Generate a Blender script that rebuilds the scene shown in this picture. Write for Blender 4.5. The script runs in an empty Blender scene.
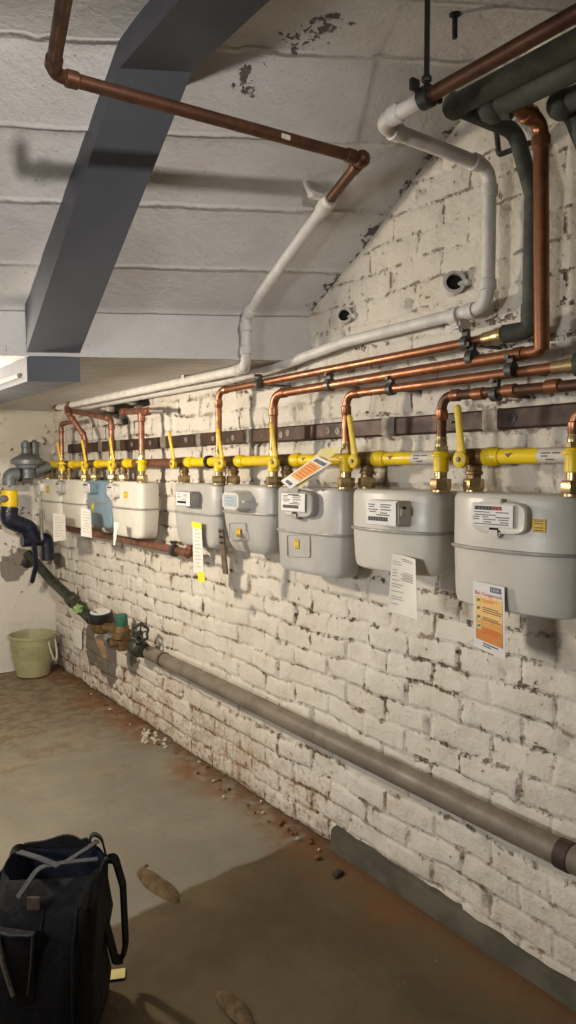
import bpy, bmesh, math, random
from mathutils import Vector, Matrix, Euler, noise
random.seed(7)
R = math.radians
SC = bpy.context.scene
COL = SC.collection
PI = math.pi

# ------------------------------------------------------------------ camera
H, F = 1.131, 720.0
CAM_E = Euler((R(90 - 3.34), 0, R(-36.2)), 'XYZ')
CAM_M = CAM_E.to_matrix()
CAM_P = Vector((0, 0, H))
cd = bpy.data.cameras.new('camera'); cam = bpy.data.objects.new('camera', cd); COL.objects.link(cam)
cam.location = CAM_P; cam.rotation_euler = CAM_E
cd.sensor_fit = 'VERTICAL'; cd.sensor_height = 36.0; cd.lens = F / 1024 * 36.0
cd.clip_start = 0.02
SC.camera = cam

# survey of the room: a sight line through a picture point met with a known plane of the room
def ray(x, y): return CAM_M @ Vector(((x - 288) / F, (512 - y) / F, -1))
def onX(x, y, X): d = ray(x, y); return CAM_P + d * (X / d.x)
def onY(x, y, Y): d = ray(x, y); return CAM_P + d * (Y / d.y)
def onZ(x, y, Z): d = ray(x, y); return CAM_P + d * ((Z - H) / d.z)
def onPlane(x, y, p, n): d = ray(x, y); return CAM_P + d * ((p - CAM_P).dot(n) / d.dot(n))
V = Vector

# ------------------------------------------------------------------ materials
def lin(c):
    f = lambda u: u / 12.92 if u <= .04045 else ((u + .055) / 1.055) ** 2.4
    return (f(c[0] / 255), f(c[1] / 255), f(c[2] / 255), 1)

class NT:
    def __init__(s, name):
        s.m = bpy.data.materials.new(name); s.m.use_nodes = True
        s.t = s.m.node_tree; s.t.nodes.clear()
        s.out = s.n('ShaderNodeOutputMaterial'); s.b = s.n('ShaderNodeBsdfPrincipled')
        s.l(s.b.outputs[0], s.out.inputs[0])
    def n(s, ty, **k):
        o = s.t.nodes.new(ty)
        for a, v in k.items(): setattr(o, a, v)
        return o
    def l(s, a, b): s.t.links.new(a, b)
    def setin(s, sock, v):
        if isinstance(v, bpy.types.NodeSocket): s.l(v, sock)
        else: sock.default_value = v
    def noise(s, vec, scale, detail=4, rough=.6, dist=0):
        o = s.n('ShaderNodeTexNoise'); s.l(vec, o.inputs['Vector'])
        o.inputs['Scale'].default_value = scale; o.inputs['Detail'].default_value = detail
        o.inputs['Roughness'].default_value = rough; o.inputs['Distortion'].default_value = dist
        return o.outputs['Fac']
    def ramp(s, v, a, b, c0=0., c1=1.):
        o = s.n('ShaderNodeMapRange'); o.clamp = True; o.interpolation_type = 'SMOOTHSTEP'
        s.setin(o.inputs['Value'], v)
        for k, q in (('From Min', a), ('From Max', b), ('To Min', c0), ('To Max', c1)): o.inputs[k].default_value = q
        return o.outputs[0]
    def math(s, op, a, b=0.):
        o = s.n('ShaderNodeMath', operation=op); s.setin(o.inputs[0], a); s.setin(o.inputs[1], b); o.use_clamp = False
        return o.outputs[0]
    def mix(s, fac, a, b):
        o = s.n('ShaderNodeMix', data_type='RGBA'); s.setin(o.inputs['Factor'], fac)
        s.setin(o.inputs[6], a); s.setin(o.inputs[7], b)
        return o.outputs[2]
    def obj(s): return s.n('ShaderNodeTexCoord').outputs['Object']
    def attr(s, name): return s.n('ShaderNodeAttribute', attribute_name=name).outputs['Fac']
    def bump(s, h, dist, strength=1., prev=None):
        o = s.n('ShaderNodeBump'); o.inputs['Distance'].default_value = dist; o.inputs['Strength'].default_value = strength
        s.l(h, o.inputs['Height'])
        if prev is not None: s.l(prev, o.inputs['Normal'])
        return o.outputs[0]

def simple(name, c, c2=None, scale=30, rough=.5, metal=0., bump=0., spot=None, spotamt=.6, spec=.5, trans=0.):
    t = NT(name); o = t.obj()
    f = t.noise(o, scale, 5)
    col = t.mix(t.ramp(f, .35, .65), lin(c), lin(c2 or c))
    if spot:
        g = t.noise(o, scale * 2.3, 6, .7)
        col = t.mix(t.ramp(g, spotamt, spotamt + .06), col, lin(spot))
    t.l(col, t.b.inputs['Base Color'])
    t.l(t.ramp(f, .3, .7, max(0, rough - .08), min(1, rough + .08)), t.b.inputs['Roughness'])
    t.b.inputs['Metallic'].default_value = metal
    t.b.inputs['Specular IOR Level'].default_value = spec
    if trans: t.b.inputs['Transmission Weight'].default_value = trans
    if bump: t.l(t.bump(t.noise(o, scale * 3, 6), bump), t.b.inputs['Normal'])
    return t.m

M = {}
M['copper'] = simple('copper', (168, 116, 86), (142, 96, 70), 25, .38, .85, .0004, (120, 84, 64), .62)
M['copper_old'] = simple('aged_copper', (104, 70, 52), (82, 56, 43), 20, .45, .6, .0005, (70, 44, 34), .6)
M['copper_dull'] = simple('dull_copper', (158, 110, 88), (130, 88, 70), 28, .42, .65, .0005, (96, 62, 52), .6)
M['brass'] = simple('brass', (192, 172, 130), (162, 138, 98), 40, .34, .85, .0003, (110, 84, 48), .64)
M['bronze'] = simple('bronze', (146, 120, 84), (112, 90, 60), 60, .48, .7, .0008, (60, 44, 28), .62)
M['yellow'] = simple('yellow_enamel', (238, 206, 22), (226, 190, 18), 18, .38, 0, .0003, (180, 140, 30), .7)
M['yellow_dull'] = simple('yellow_lever_coating', (226, 196, 50), (208, 176, 42), 25, .45, 0, .0003, (150, 120, 40), .7)
M['pipe_white'] = simple('white_pipe_wrap', (212, 206, 196), (196, 190, 180), 25, .5)
M['paint_pipe'] = simple('grey_white_paint', (216, 212, 205), (200, 196, 190), 22, .5, 0, .0012, (150, 142, 130), .67)
M['meter'] = simple('meter_enamel', (203, 199, 188), (195, 191, 181), 9, .36, 0, .0003, None)
M['meter_dark'] = simple('grey_meter_enamel', (180, 178, 172), (170, 168, 163), 9, .36, 0, .0003, None)
M['meter_cream'] = simple('pale_meter_enamel', (216, 212, 200), (208, 204, 192), 9, .36, 0, .0003, None)
M['meter_blue'] = simple('blue_meter_enamel', (120, 144, 158), (110, 134, 148), 9, .4, 0, .0003, None)
M['plastic'] = simple('counter_plastic', (208, 204, 194), (200, 196, 186), 14, .4)
M['plastic_grey'] = simple('grey_plastic', (160, 156, 150), (146, 142, 136), 14, .42)
M['paper'] = simple('paper', (232, 226, 214), (224, 218, 206), 12, .8)
M['paper_y'] = simple('yellowed_paper', (226, 214, 150), (214, 200, 140), 12, .8)
M['tape'] = simple('yellow_tape', (244, 232, 60), (236, 222, 50), 30, .5)
M['label'] = simple('label_white', (226, 224, 220), (220, 218, 214), 20, .5)
M['seam'] = simple('seam_grey', (158, 154, 146), (142, 138, 130), 30, .45, .1)
M['clip'] = simple('dark_clip_metal', (104, 102, 98), (80, 78, 76), 40, .45, .6, .0004)
M['lcd'] = simple('grey_blue_screen', (178, 190, 196), (168, 180, 188), 40, .2)
M['ink'] = simple('print_ink', (92, 86, 82), (104, 98, 94), 60, .7)
M['ink_soft'] = simple('faint_print', (140, 134, 130), (124, 120, 118), 60, .7)
M['black'] = simple('black_plastic', (22, 21, 21), (30, 28, 28), 30, .45)
M['red'] = simple('red_drum', (168, 42, 42), (150, 36, 36), 40, .5)
M['orange'] = simple('orange_print', (226, 168, 92), (220, 156, 76), 40, .6)
M['orange_deep'] = simple('deep_orange_print', (212, 136, 58), (206, 126, 50), 40, .6)
M['orange_pale'] = simple('pale_orange_print', (242, 200, 124), (240, 190, 110), 40, .6)
M['orange_text'] = simple('orange_lettering', (206, 84, 30), (206, 84, 30), 40, .6)
M['logo'] = simple('grey_blue_print', (88, 100, 112), (80, 92, 104), 40, .6)
M['sticker'] = simple('yellow_sticker', (240, 198, 24), (232, 190, 20), 40, .5)
M['rail'] = simple('brown_rail', (80, 57, 45), (58, 43, 36), 14, .55, .2, .001, (120, 84, 62), .62)
M['zinc'] = simple('zinc', (178, 176, 168), (146, 146, 142), 40, .4, .8, .0003)
M['zinc_dull'] = simple('dull_zinc', (150, 142, 130), (124, 116, 106), 30, .6, .3, .001, (98, 80, 64), .6)
M['steel_dark'] = simple('dark_steel', (62, 60, 58), (48, 46, 46), 40, .5, .6, .0005)
M['beam'] = simple('blue_grey_paint', (80, 82, 88), (72, 74, 80), 5, .5, 0, .0006, None)
M['beam_lit'] = M['beam']
M['lagging'] = simple('dark_green_grey_lagging', (78, 80, 70), (62, 64, 57), 18, .75, 0, .0015)
M['waste'] = simple('grey_brown_pipe_paint', (132, 122, 108), (112, 101, 89), 10, .5, 0, .0012, (84, 70, 58), .64)
M['waste_dark'] = simple('dark_collar', (74, 58, 46), (58, 46, 38), 30, .6, .2, .001)
M['green_pipe'] = simple('dark_green_pipe', (58, 62, 48), (40, 44, 36), 22, .5, .1, .0015, (78, 66, 46), .62)
M['green_cap'] = simple('green_cap', (50, 112, 88), (42, 96, 76), 30, .5)
M['green_tag'] = simple('light_green_tag', (146, 174, 108), (122, 152, 88), 60, .6)
M['navy'] = simple('navy_wrap', (20, 26, 48), (14, 18, 34), 26, .3, 0, .002)
M['regul'] = simple('grey_cast_paint', (118, 122, 124), (102, 106, 108), 24, .45, .2, .001)
M['bucket'] = simple('green_yellow_plastic', (170, 166, 126), (158, 153, 114), 14, .42, 0, .0004, (150, 142, 92), .68)
M['bucket_handle'] = simple('clear_plastic', (190, 186, 160), (180, 176, 150), 14, .35)
M['cloth'] = simple('black_cloth', (19, 20, 24), (14, 15, 18), 60, .85, 0, .0012)
M['cloth_in'] = simple('blue_black_lining', (36, 42, 62), (28, 32, 48), 60, .8, 0, .001)
M['web'] = simple('grey_webbing', (76, 78, 84), (64, 66, 72), 120, .8, 0, .0008)
M['cord'] = simple('pale_cord', (138, 130, 116), (112, 104, 92), 120, .8, 0, .0008)
M['wood'] = simple('bare_wood', (186, 156, 122), (164, 132, 98), 16, .7, 0, .001)
M['dirt'] = simple('brown_soil', (114, 94, 64), (90, 72, 48), 40, .9, 0, .006)
M['flake'] = simple('paint_flake', (206, 198, 184), (184, 174, 158), 40, .7, 0, .002)
M['crumb'] = simple('rust_crumb', (128, 92, 66), (98, 70, 50), 40, .9, 0, .004)
M['moss'] = simple('dark_crumb', (66, 56, 40), (50, 44, 32), 50, .95, 0, .006)
M['strap_brown'] = simple('brown_leather', (112, 92, 78), (92, 74, 64), 40, .7, 0, .001)
M['cavity'] = simple('hollow_shade', (30, 26, 22), (20, 18, 16), 40, .95)  # dark colour stands for the shade inside bores and strap holes
M['cement'] = simple('grey_cement', (98, 92, 78), (80, 75, 64), 9, .9, 0, .003, (128, 96, 70), .66)
M['glass_dial'] = simple('dial_face', (226, 226, 222), (214, 214, 210), 40, .25)
M['shadow_steel'] = M['steel_dark']

# --- painted brick wall
def mat_wall():
    t = NT('painted_brick'); o = t.obj()
    uv = t.n('ShaderNodeUVMap', uv_map='brick').outputs[0]
    br = t.n('ShaderNodeTexBrick'); t.l(uv, br.inputs['Vector'])
    br.offset = .5; br.offset_frequency = 2; br.squash = 1; br.squash_frequency = 2
    for k, v in (('Scale', 1.), ('Mortar Size', .011), ('Mortar Smooth', 1.), ('Brick Width', BW), ('Row Height', RH)): br.inputs[k].default_value = v
    up = t.attr('upper')
    gate = t.ramp(t.noise(o, 3.1, 3, .6), .40, .60, .25, 1.)
    mort = t.math('MULTIPLY', br.outputs['Fac'], t.math('SUBTRACT', 1., t.math('MULTIPLY', up, .55)))
    n1 = t.noise(o, 13, 6, .68); n2 = t.noise(o, 52, 6, .72); n3 = t.noise(o, 4, 4); n4 = t.noise(o, 95, 4, .7)
    dmg = t.attr('damage'); gp = t.attr('plaster'); low = t.attr('low'); hole = t.attr('hole')
    c = t.mix(t.ramp(n3, .35, .65), lin((216, 208, 194)), lin((226, 220, 208)))
    c = t.mix(t.ramp(n1, .5, .72, 0, .45), c, lin((200, 184, 160)))
    # rusty bleeding beside the open joints
    k = t.math('MULTIPLY', t.ramp(mort, .05, .8), t.ramp(t.math('ADD', n1, t.math('MULTIPLY', low, .14)), .52, .68))
    c = t.mix(t.math('MULTIPLY', k, .55), c, lin((168, 128, 90)))
    # paint flaked off the joints
    e = t.math('ADD', t.math('MULTIPLY', n2, .6), t.math('MULTIPLY', n1, .5))
    e = t.math('ADD', e, t.math('MULTIPLY', dmg, .035))
    fl = t.math('MULTIPLY', t.ramp(e, .59, .625), t.math('MULTIPLY', t.ramp(mort, .2, .6), gate))
    c = t.mix(t.math('MULTIPLY', fl, .85), c, lin((88, 64, 46)))
    # hair cracks in the joints
    hc = t.math('MULTIPLY', t.math('MULTIPLY', t.ramp(mort, .8, .97), t.ramp(n1, .42, .56)), gate)
    c = t.mix(t.math('MULTIPLY', hc, .7), c, lin((108, 86, 66)))
    # chips in the faces
    ch = t.ramp(t.math('ADD', t.math('MULTIPLY', n2, .75), t.math('MULTIPLY', n1, .25)), .628, .662)
    c = t.mix(t.math('MULTIPLY', ch, .8), c, lin((112, 84, 62)))
    c = t.mix(t.math('MULTIPLY', t.ramp(n4, .70, .74), .5), c, lin((70, 58, 48)))
    # brick showing near the floor
    lo = t.math('MULTIPLY', low, t.ramp(n1, .40, .62))
    c = t.mix(t.math('MULTIPLY', lo, .36), c, lin((182, 140, 104)))
    c = t.mix(t.math('MULTIPLY', t.math('MULTIPLY', low, t.ramp(n2, .5, .62)), .6), c, lin((120, 88, 62)))
    gpm = t.ramp(t.math('ADD', gp, t.math('MULTIPLY', t.math('SUBTRACT', n2, .5), .8)), .45, .55)
    c = t.mix(gpm, c, t.mix(n2, lin((104, 96, 86)), lin((134, 125, 112))))
    c = t.mix(hole, c, lin((36, 31, 27)))
    t.l(c, t.b.inputs['Base Color']); t.b.inputs['Roughness'].default_value = .75
    t.b.inputs['Specular IOR Level'].default_value = .25
    hgt = t.math('SUBTRACT', t.math('MULTIPLY', n2, .5), t.math('ADD', t.math('MULTIPLY', fl, .9), t.math('MULTIPLY', ch, .5)))
    hgt = t.math('ADD', hgt, t.math('MULTIPLY', n4, .25))
    hgt = t.math('SUBTRACT', hgt, t.math('MULTIPLY', mort, .3))
    t.l(t.bump(hgt, .009, 1.), t.b.inputs['Normal'])
    return t.m

def mat_plaster():
    t = NT('painted_plaster'); o = t.obj()
    n1 = t.noise(o, 7, 6, .65); n2 = t.noise(o, 34, 6, .7); n3 = t.noise(o, 2.5, 4); n4 = t.noise(o, 90, 4, .7)
    dmg = t.attr('damage'); gp = t.attr('plaster')
    c = t.mix(t.ramp(n3, .35, .65), lin((206, 200, 188)), lin((220, 214, 202)))
    c = t.mix(t.ramp(n1, .52, .7, 0, .5), c, lin((184, 174, 156)))
    ch = t.ramp(t.math('ADD', t.math('ADD', t.math('MULTIPLY', n2, .55), t.math('MULTIPLY', n1, .45)), t.math('MULTIPLY', dmg, .1)), .645, .67)
    c = t.mix(t.math('MULTIPLY', ch, .8), c, lin((96, 82, 68)))
    c = t.mix(t.math('MULTIPLY', t.ramp(n4, .69, .73), .6), c, lin((70, 60, 50)))
    gpm = t.ramp(t.math('ADD', gp, t.math('MULTIPLY', t.math('SUBTRACT', n2, .5), .8)), .45, .55)
    c = t.mix(gpm, c, t.mix(n2, lin((120, 112, 102)), lin((146, 138, 128))))
    t.l(c, t.b.inputs['Base Color']); t.b.inputs['Roughness'].default_value = .8; t.b.inputs['Specular IOR Level'].default_value = .2
    t.l(t.bump(t.math('SUBTRACT', t.math('ADD', t.math('MULTIPLY', n2, .5), t.math('MULTIPLY', n4, .2)), ch), .005, .9), t.b.inputs['Normal'])
    return t.m

def mat_ceiling():
    t = NT('painted_concrete_ceiling'); o = t.obj()
    uv = t.n('ShaderNodeUVMap', uv_map='boards').outputs[0]
    sep = t.n('ShaderNodeSeparateXYZ'); t.l(uv, sep.inputs[0])
    n1 = t.noise(o, 6, 6, .65); n2 = t.noise(o, 30, 6, .7); n3 = t.noise(o, 2.2, 4); n4 = t.noise(o, 70, 4, .75)
    v = t.math('ADD', sep.outputs[1], t.math('MULTIPLY', t.math('SUBTRACT', n1, .5), .035))
    fr = t.math('FRACT', v)
    d = t.math('MINIMUM', fr, t.math('SUBTRACT', 1., fr))
    line = t.ramp(d, .0, .06, 1, 0)
    dmg = t.attr('damage')
    c = t.mix(t.ramp(n3, .35, .65), lin((194, 190, 185)), lin((208, 205, 200)))
    c = t.mix(t.ramp(n1, .5, .72, 0, .35), c, lin((188, 178, 164)))
    # broken paint: clustered where 'damage' is high
    ch = t.ramp(t.math('ADD', t.math('ADD', t.math('MULTIPLY', n2, .62), t.math('MULTIPLY', n1, .3)), t.math('MULTIPLY', dmg, .24)), .652, .68)
    c = t.mix(t.math('MULTIPLY', ch, .85), c, lin((66, 54, 44)))
    c = t.mix(t.math('MULTIPLY', t.math('MULTIPLY', t.ramp(d, .0, .025, 1, 0), t.ramp(n2, .45, .6)), .5), c, lin((110, 96, 82)))
    c = t.mix(t.math('MULTIPLY', t.ramp(n4, .66, .70), .65), c, lin((84, 72, 60)))
    t.l(c, t.b.inputs['Base Color']); t.b.inputs['Roughness'].default_value = .8; t.b.inputs['Specular IOR Level'].default_value = .2
    h = t.math('ADD', t.math('MULTIPLY', n2, .45), t.math('MULTIPLY', line, .45))
    h = t.math('ADD', h, t.math('MULTIPLY', n4, .3))
    h = t.math('SUBTRACT', h, ch)
    t.l(t.bump(h, .010, 1.), t.b.inputs['Normal'])
    return t.m

def mat_floor():
    t = NT('cellar_concrete'); o = t.obj()
    sep = t.n('ShaderNodeSeparateXYZ'); t.l(o, sep.inputs[0]); X, Y = sep.outputs[0], sep.outputs[1]
    n1 = t.noise(o, 3.2, 6, .62, .4); n2 = t.noise(o, 14, 6, .65); n3 = t.noise(o, 60, 5, .7); n5 = t.noise(o, 1.7, 4)
    c = t.mix(t.ramp(n5, .38, .62), lin((142, 136, 122)), lin((126, 121, 110)))
    c = t.mix(t.ramp(n2, .5, .7, 0, .4), c, lin((134, 122, 100)))
    # the far end is bare and brown
    far = t.math('ADD', Y, t.math('MULTIPLY', t.math('SUBTRACT', n1, .5), 2.4))
    c = t.mix(t.ramp(far, 2.5, 3.3, 0, .8), c, t.mix(t.ramp(n2, .4, .6), lin((142, 124, 100)), lin((112, 96, 76))))
    # bare unpainted concrete nearer than the old paint edge
    ed = t.math('ADD', t.math('SUBTRACT', Y, t.math('MULTIPLY', X, .10)), t.math('MULTIPLY', t.math('SUBTRACT', n2, .5), .04))
    near = t.ramp(ed, 1.575, 1.595, 1, 0)
    c = t.mix(near, c, t.mix(t.ramp(n1, .35, .65), lin((100, 87, 63)), lin((84, 72, 53))))
    # rust and damp along the foot of the meter wall
    rs = t.math('ADD', X, t.math('MULTIPLY', t.math('SUBTRACT', n1, .5), .5))
    c = t.mix(t.math('MULTIPLY', t.ramp(rs, 1.16, 1.34, 0, .85), t.ramp(n2, .3, .55)), c, lin((128, 88, 58)))
    rs2 = t.math('ADD', X, t.math('MULTIPLY', t.math('SUBTRACT', n2, .5), .25))
    c = t.mix(t.ramp(rs2, 1.27, 1.38, 0, .7), c, lin((96, 74, 54)))
    c = t.mix(t.math('MULTIPLY', t.ramp(n3, .66, .7), .5), c, lin((74, 62, 48)))
    c = t.mix(t.math('MULTIPLY', t.ramp(n2, .68, .72), .4), c, lin((160, 140, 110)))
    t.l(c, t.b.inputs['Base Color'])
    t.l(t.ramp(n2, .3, .7, .55, .85), t.b.inputs['Roughness']); t.b.inputs['Specular IOR Level'].default_value = .3
    t.l(t.bump(t.math('ADD', n2, t.math('MULTIPLY', n3, .4)), .004, .6), t.b.inputs['Normal'])
    return t.m

# ------------------------------------------------------------------ mesh builder (world coordinates)
def fillet(pts, rb):
    pts = [V(p) for p in pts]
    if not rb or len(pts) < 3: return pts
    out = [pts[0]]
    for i in range(1, len(pts) - 1):
        a, b, c = pts[i - 1], pts[i], pts[i + 1]
        u, w = (a - b), (c - b); lu, lw = u.length, w.length; u.normalize(); w.normalize()
        ang = u.angle(w)
        if ang > PI - .08: out.append(b); continue
        t = min(rb / math.tan(ang / 2), lu * .48, lw * .48)
        p, q = b + u * t, b + w * t
        n = 7
        for k in range(n + 1):
            s = k / n
            out.append(p * (1 - s) ** 2 + b * 2 * s * (1 - s) * .98 + (p + q) * .5 * 2 * s * (1 - s) * .02 + q * s * s)
    out.append(pts[-1])
    return out

class MB:
    def __init__(s): s.v = []; s.f = []
    def add(s, vs, fs):
        k = len(s.v); s.v += [V(p) for p in vs]; s.f += [tuple(i + k for i in f) for f in fs]
    def loft(s, rings, cap=True, closed=True):
        n = len(rings[0]); vs = [p for r in rings for p in r]; fs = []
        for i in range(len(rings) - 1):
            for j in range(n if closed else n - 1):
                a, b = i * n + j, i * n + (j + 1) % n
                fs.append((a, b, b + n, a + n))
        if cap:
            fs.append(tuple(reversed(range(n)))); fs.append(tuple(range((len(rings) - 1) * n, len(rings) * n)))
        s.add(vs, fs); return s
    def tube(s, pts, r, seg=14, bend=0, cap=True, radii=None, flat=None):
        P = fillet(pts, bend); rings = []
        up = None
        for i, p in enumerate(P):
            d = (P[min(i + 1, len(P) - 1)] - P[max(i - 1, 0)]).normalized()
            if up is None:
                up = V((0, 0, 1)) if abs(d.z) < .9 else V((1, 0, 0))
            up = (up - d * up.dot(d)).normalized(); sd = d.cross(up)
            rr = radii[i] if radii and len(radii) == len(P) else r
            e = flat or 1.
            rings.append([p + (sd * math.cos(2 * PI * k / seg) + up * e * math.sin(2 * PI * k / seg)) * rr for k in range(seg)])
        return s.loft(rings, cap)
    def lathe(s, o, axis, prof, seg=20, cap=True):
        o = V(o); a = V(axis).normalized()
        u = V((0, 0, 1)) if abs(a.z) < .9 else V((1, 0, 0)); u = (u - a * u.dot(a)).normalized(); w = a.cross(u)
        rings = [[o + a * h + (u * math.cos(2 * PI * k / seg) + w * math.sin(2 * PI * k / seg)) * r for k in range(seg)] for (h, r) in prof]
        return s.loft(rings, cap)
    def box(s, c, size, bev=.002, rot=None):
        bm = bmesh.new(); bmesh.ops.create_cube(bm, size=1)
        bmesh.ops.scale(bm, vec=V(size), verts=bm.verts)
        if bev: bmesh.ops.bevel(bm, geom=bm.edges[:], offset=min(bev, min(size) * .45), segments=2, affect='EDGES')
        bm.verts.index_update(); m = rot.to_3x3() if rot else Matrix.Identity(3)
        s.add([m @ v.co + V(c) for v in bm.verts], [[v.index for v in f.verts] for f in bm.faces]); bm.free(); return s
    def hexnut(s, o, axis, r, h, ph=.3):
        o = V(o); a = V(axis).normalized(); u = V((0, 0, 1)) if abs(a.z) < .9 else V((1, 0, 0)); u = (u - a * u.dot(a)).normalized(); w = a.cross(u)
        ring = lambda hh, rr: [o + a * hh + (u * math.cos(PI * k / 3 + ph) + w * math.sin(PI * k / 3 + ph)) * rr for k in range(6)]
        return s.loft([ring(0, r * .9), ring(h * .12, r), ring(h * .88, r), ring(h, r * .9)])
    def ball(s, c, r, seg=12, sc=(1, 1, 1), jit=0):
        c = V(c); rings = []
        n = seg // 2
        for i in range(n + 1):
            th = PI * (i + .02) / (n + .04); rr = math.sin(th)
            ring = []
            for k in range(seg):
                p = V((rr * math.cos(2 * PI * k / seg) * sc[0], rr * math.sin(2 * PI * k / seg) * sc[1], -math.cos(th) * sc[2])) * r
                if jit: p *= 1 + jit * noise.noise((p + c) * (2.2 / r))
                ring.append(c + p)
            rings.append(ring)
        return s.loft(rings)
    def build(s, name, mat, parent=None, base=None, label=None, angle=38):
        b = V(base) if base is not None else V((0, 0, 0))
        if parent is not None:
            b = V(parent['_base'])
        me = bpy.data.meshes.new(name); me.from_pydata([tuple(p - b) for p in s.v], [], s.f)
        bm = bmesh.new(); bm.from_mesh(me); bmesh.ops.recalc_face_normals(bm, faces=bm.faces); bm.to_mesh(me); bm.free()
        me.polygons.foreach_set('use_smooth', [True] * len(me.polygons)); me.set_sharp_from_angle(angle=R(angle))
        me.materials.append(mat)
        o = bpy.data.objects.new(name, me); COL.objects.link(o)
        if parent is not None: o.parent = parent
        else: o.location = b
        o['_base'] = tuple(b)
        if label: o['label'] = label
        return o

def tag(o, label, cat, group=None, kind=None):
    o['label'] = label; o['category'] = cat
    if group: o['group'] = group
    if kind: o['kind'] = kind
    return o
def thing(name, label, cat, base, group=None):
    o = bpy.data.objects.new(name, None); COL.objects.link(o); o.location = V(base); o['_base'] = tuple(base)
    o.empty_display_size = .05
    return tag(o, label, cat, group)
def struct(o, label=None):
    o['kind'] = 'structure'
    if label: o['label'] = label
    return o

# sheets of paper ------------------------------------------------------------
class Sheet:
    """four corners tl,tr,bl,br; curl pushes the middle along n"""
    def __init__(s, tl, tr, bl, br, n, curl=0., curlv=0., th=.0006):
        s.c = [V(p) for p in (tl, tr, bl, br)]; s.n = V(n).normalized(); s.k = curl; s.kv = curlv; s.th = th
    def pt(s, u, v, off=0.):
        tl, tr, bl, br = s.c
        p = tl * (1 - u) * (1 - v) + tr * u * (1 - v) + bl * (1 - u) * v + br * u * v
        return p + s.n * (s.k * 4 * u * (1 - u) + s.kv * v * v + off)
    def body(s, nu=10, nv=10):
        mb = MB(); g = lambda off: [s.pt(i / nu, j / nv, off) for j in range(nv + 1) for i in range(nu + 1)]
        w = nu + 1; N = w * (nv + 1); fs = []
        for j in range(nv):
            for i in range(nu):
                a = j * w + i; fs += [(a, a + 1, a + 1 + w, a + w), (N + a + w, N + a + 1 + w, N + a + 1, N + a)]
        for i in range(nu): fs += [(i + 1, i, N + i, N + i + 1), (nv * w + i, nv * w + i + 1, N + nv * w + i + 1, N + nv * w + i)]
        for j in range(nv): fs += [(j * w, (j + 1) * w, N + (j + 1) * w, N + j * w), ((j + 1) * w + nu, j * w + nu, N + j * w + nu, N + (j + 1) * w + nu)]
        mb.add(g(0) + g(s.th), fs); return mb
    def patch(s, mb, u0, v0, u1, v1, off=.0004, th=.0003, nu=5):
        o = s.th + off
        A = [s.pt(u0 + (u1 - u0) * i / nu, vv, o + t) for t in (-.0003, th) for vv in (v0, v1) for i in range(nu + 1)]
        w = nu + 1; fs = []
        for i in range(nu):
            fs += [(2 * w + i, 2 * w + i + 1, 3 * w + i + 1, 3 * w + i), (i, i + 1, 2 * w + i + 1, 2 * w + i), (w + i, 3 * w + i, 3 * w + i + 1, w + i + 1), (i, w + i, w + i + 1, i + 1)]
        fs += [(0, 2 * w, 3 * w, w), (nu, w + nu, 3 * w + nu, 2 * w + nu)]
        mb.add(A, fs)
    def text(s, mb, body, u0, v0, u1, v1, off=.0009):
        cu = bpy.data.curves.new('lettering', 'FONT'); cu.body = body; cu.resolution_u = 3
        ob = bpy.data.objects.new('lettering', cu); me = bpy.data.meshes.new_from_object(ob)
        xs = [v.co.x for v in me.vertices]; ys = [v.co.y for v in me.vertices]
        x0, x1, y0, y1 = min(xs), max(xs), min(ys), max(ys)
        mb.add([s.pt(u0 + (u1 - u0) * (v.co.x - x0) / (x1 - x0), v1 + (v0 - v1) * (v.co.y - y0) / (y1 - y0), s.th + off) for v in me.vertices],
               [tuple(p.vertices) for p in me.polygons])
        bpy.data.objects.remove(ob); bpy.data.curves.remove(cu); bpy.data.meshes.remove(me)

# ================================================================== THE ROOM
XW, YB = 1.36, 4.14
BW, RH = .170, .064
ZS, ZF, ZC = 1.463, 1.605, 2.03     # low slab, foot of the sloping soffit, landing soffit
def Yf(X): return 1.739 + (XW - X) * .588
RUN = .70
def Yk(X): return Yf(X) - RUN

def brick_mortar(u, v, ms=.011):
    row = math.floor(v / RH); off = 0 if row % 2 else BW * .5
    n = math.floor((u + off) / BW); x = (u + off) - BW * n; y = v - RH * row
    d = min(x, y, BW - x, RH - y)
    m = 0 if d >= ms else 1 - d / ms
    return m, row, n

def fbm(p, o=4):
    a, s = 0, 1.
    for i in range(o): a += s * noise.noise(V(p)); p = (p[0] * 2.03 + 7, p[1] * 2.03, p[2] * 2.03 + 3); s *= .5
    return a
def sm(a, b, x):
    t = max(0, min(1, (x - a) / (b - a))); return t * t * (3 - 2 * t)

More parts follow.
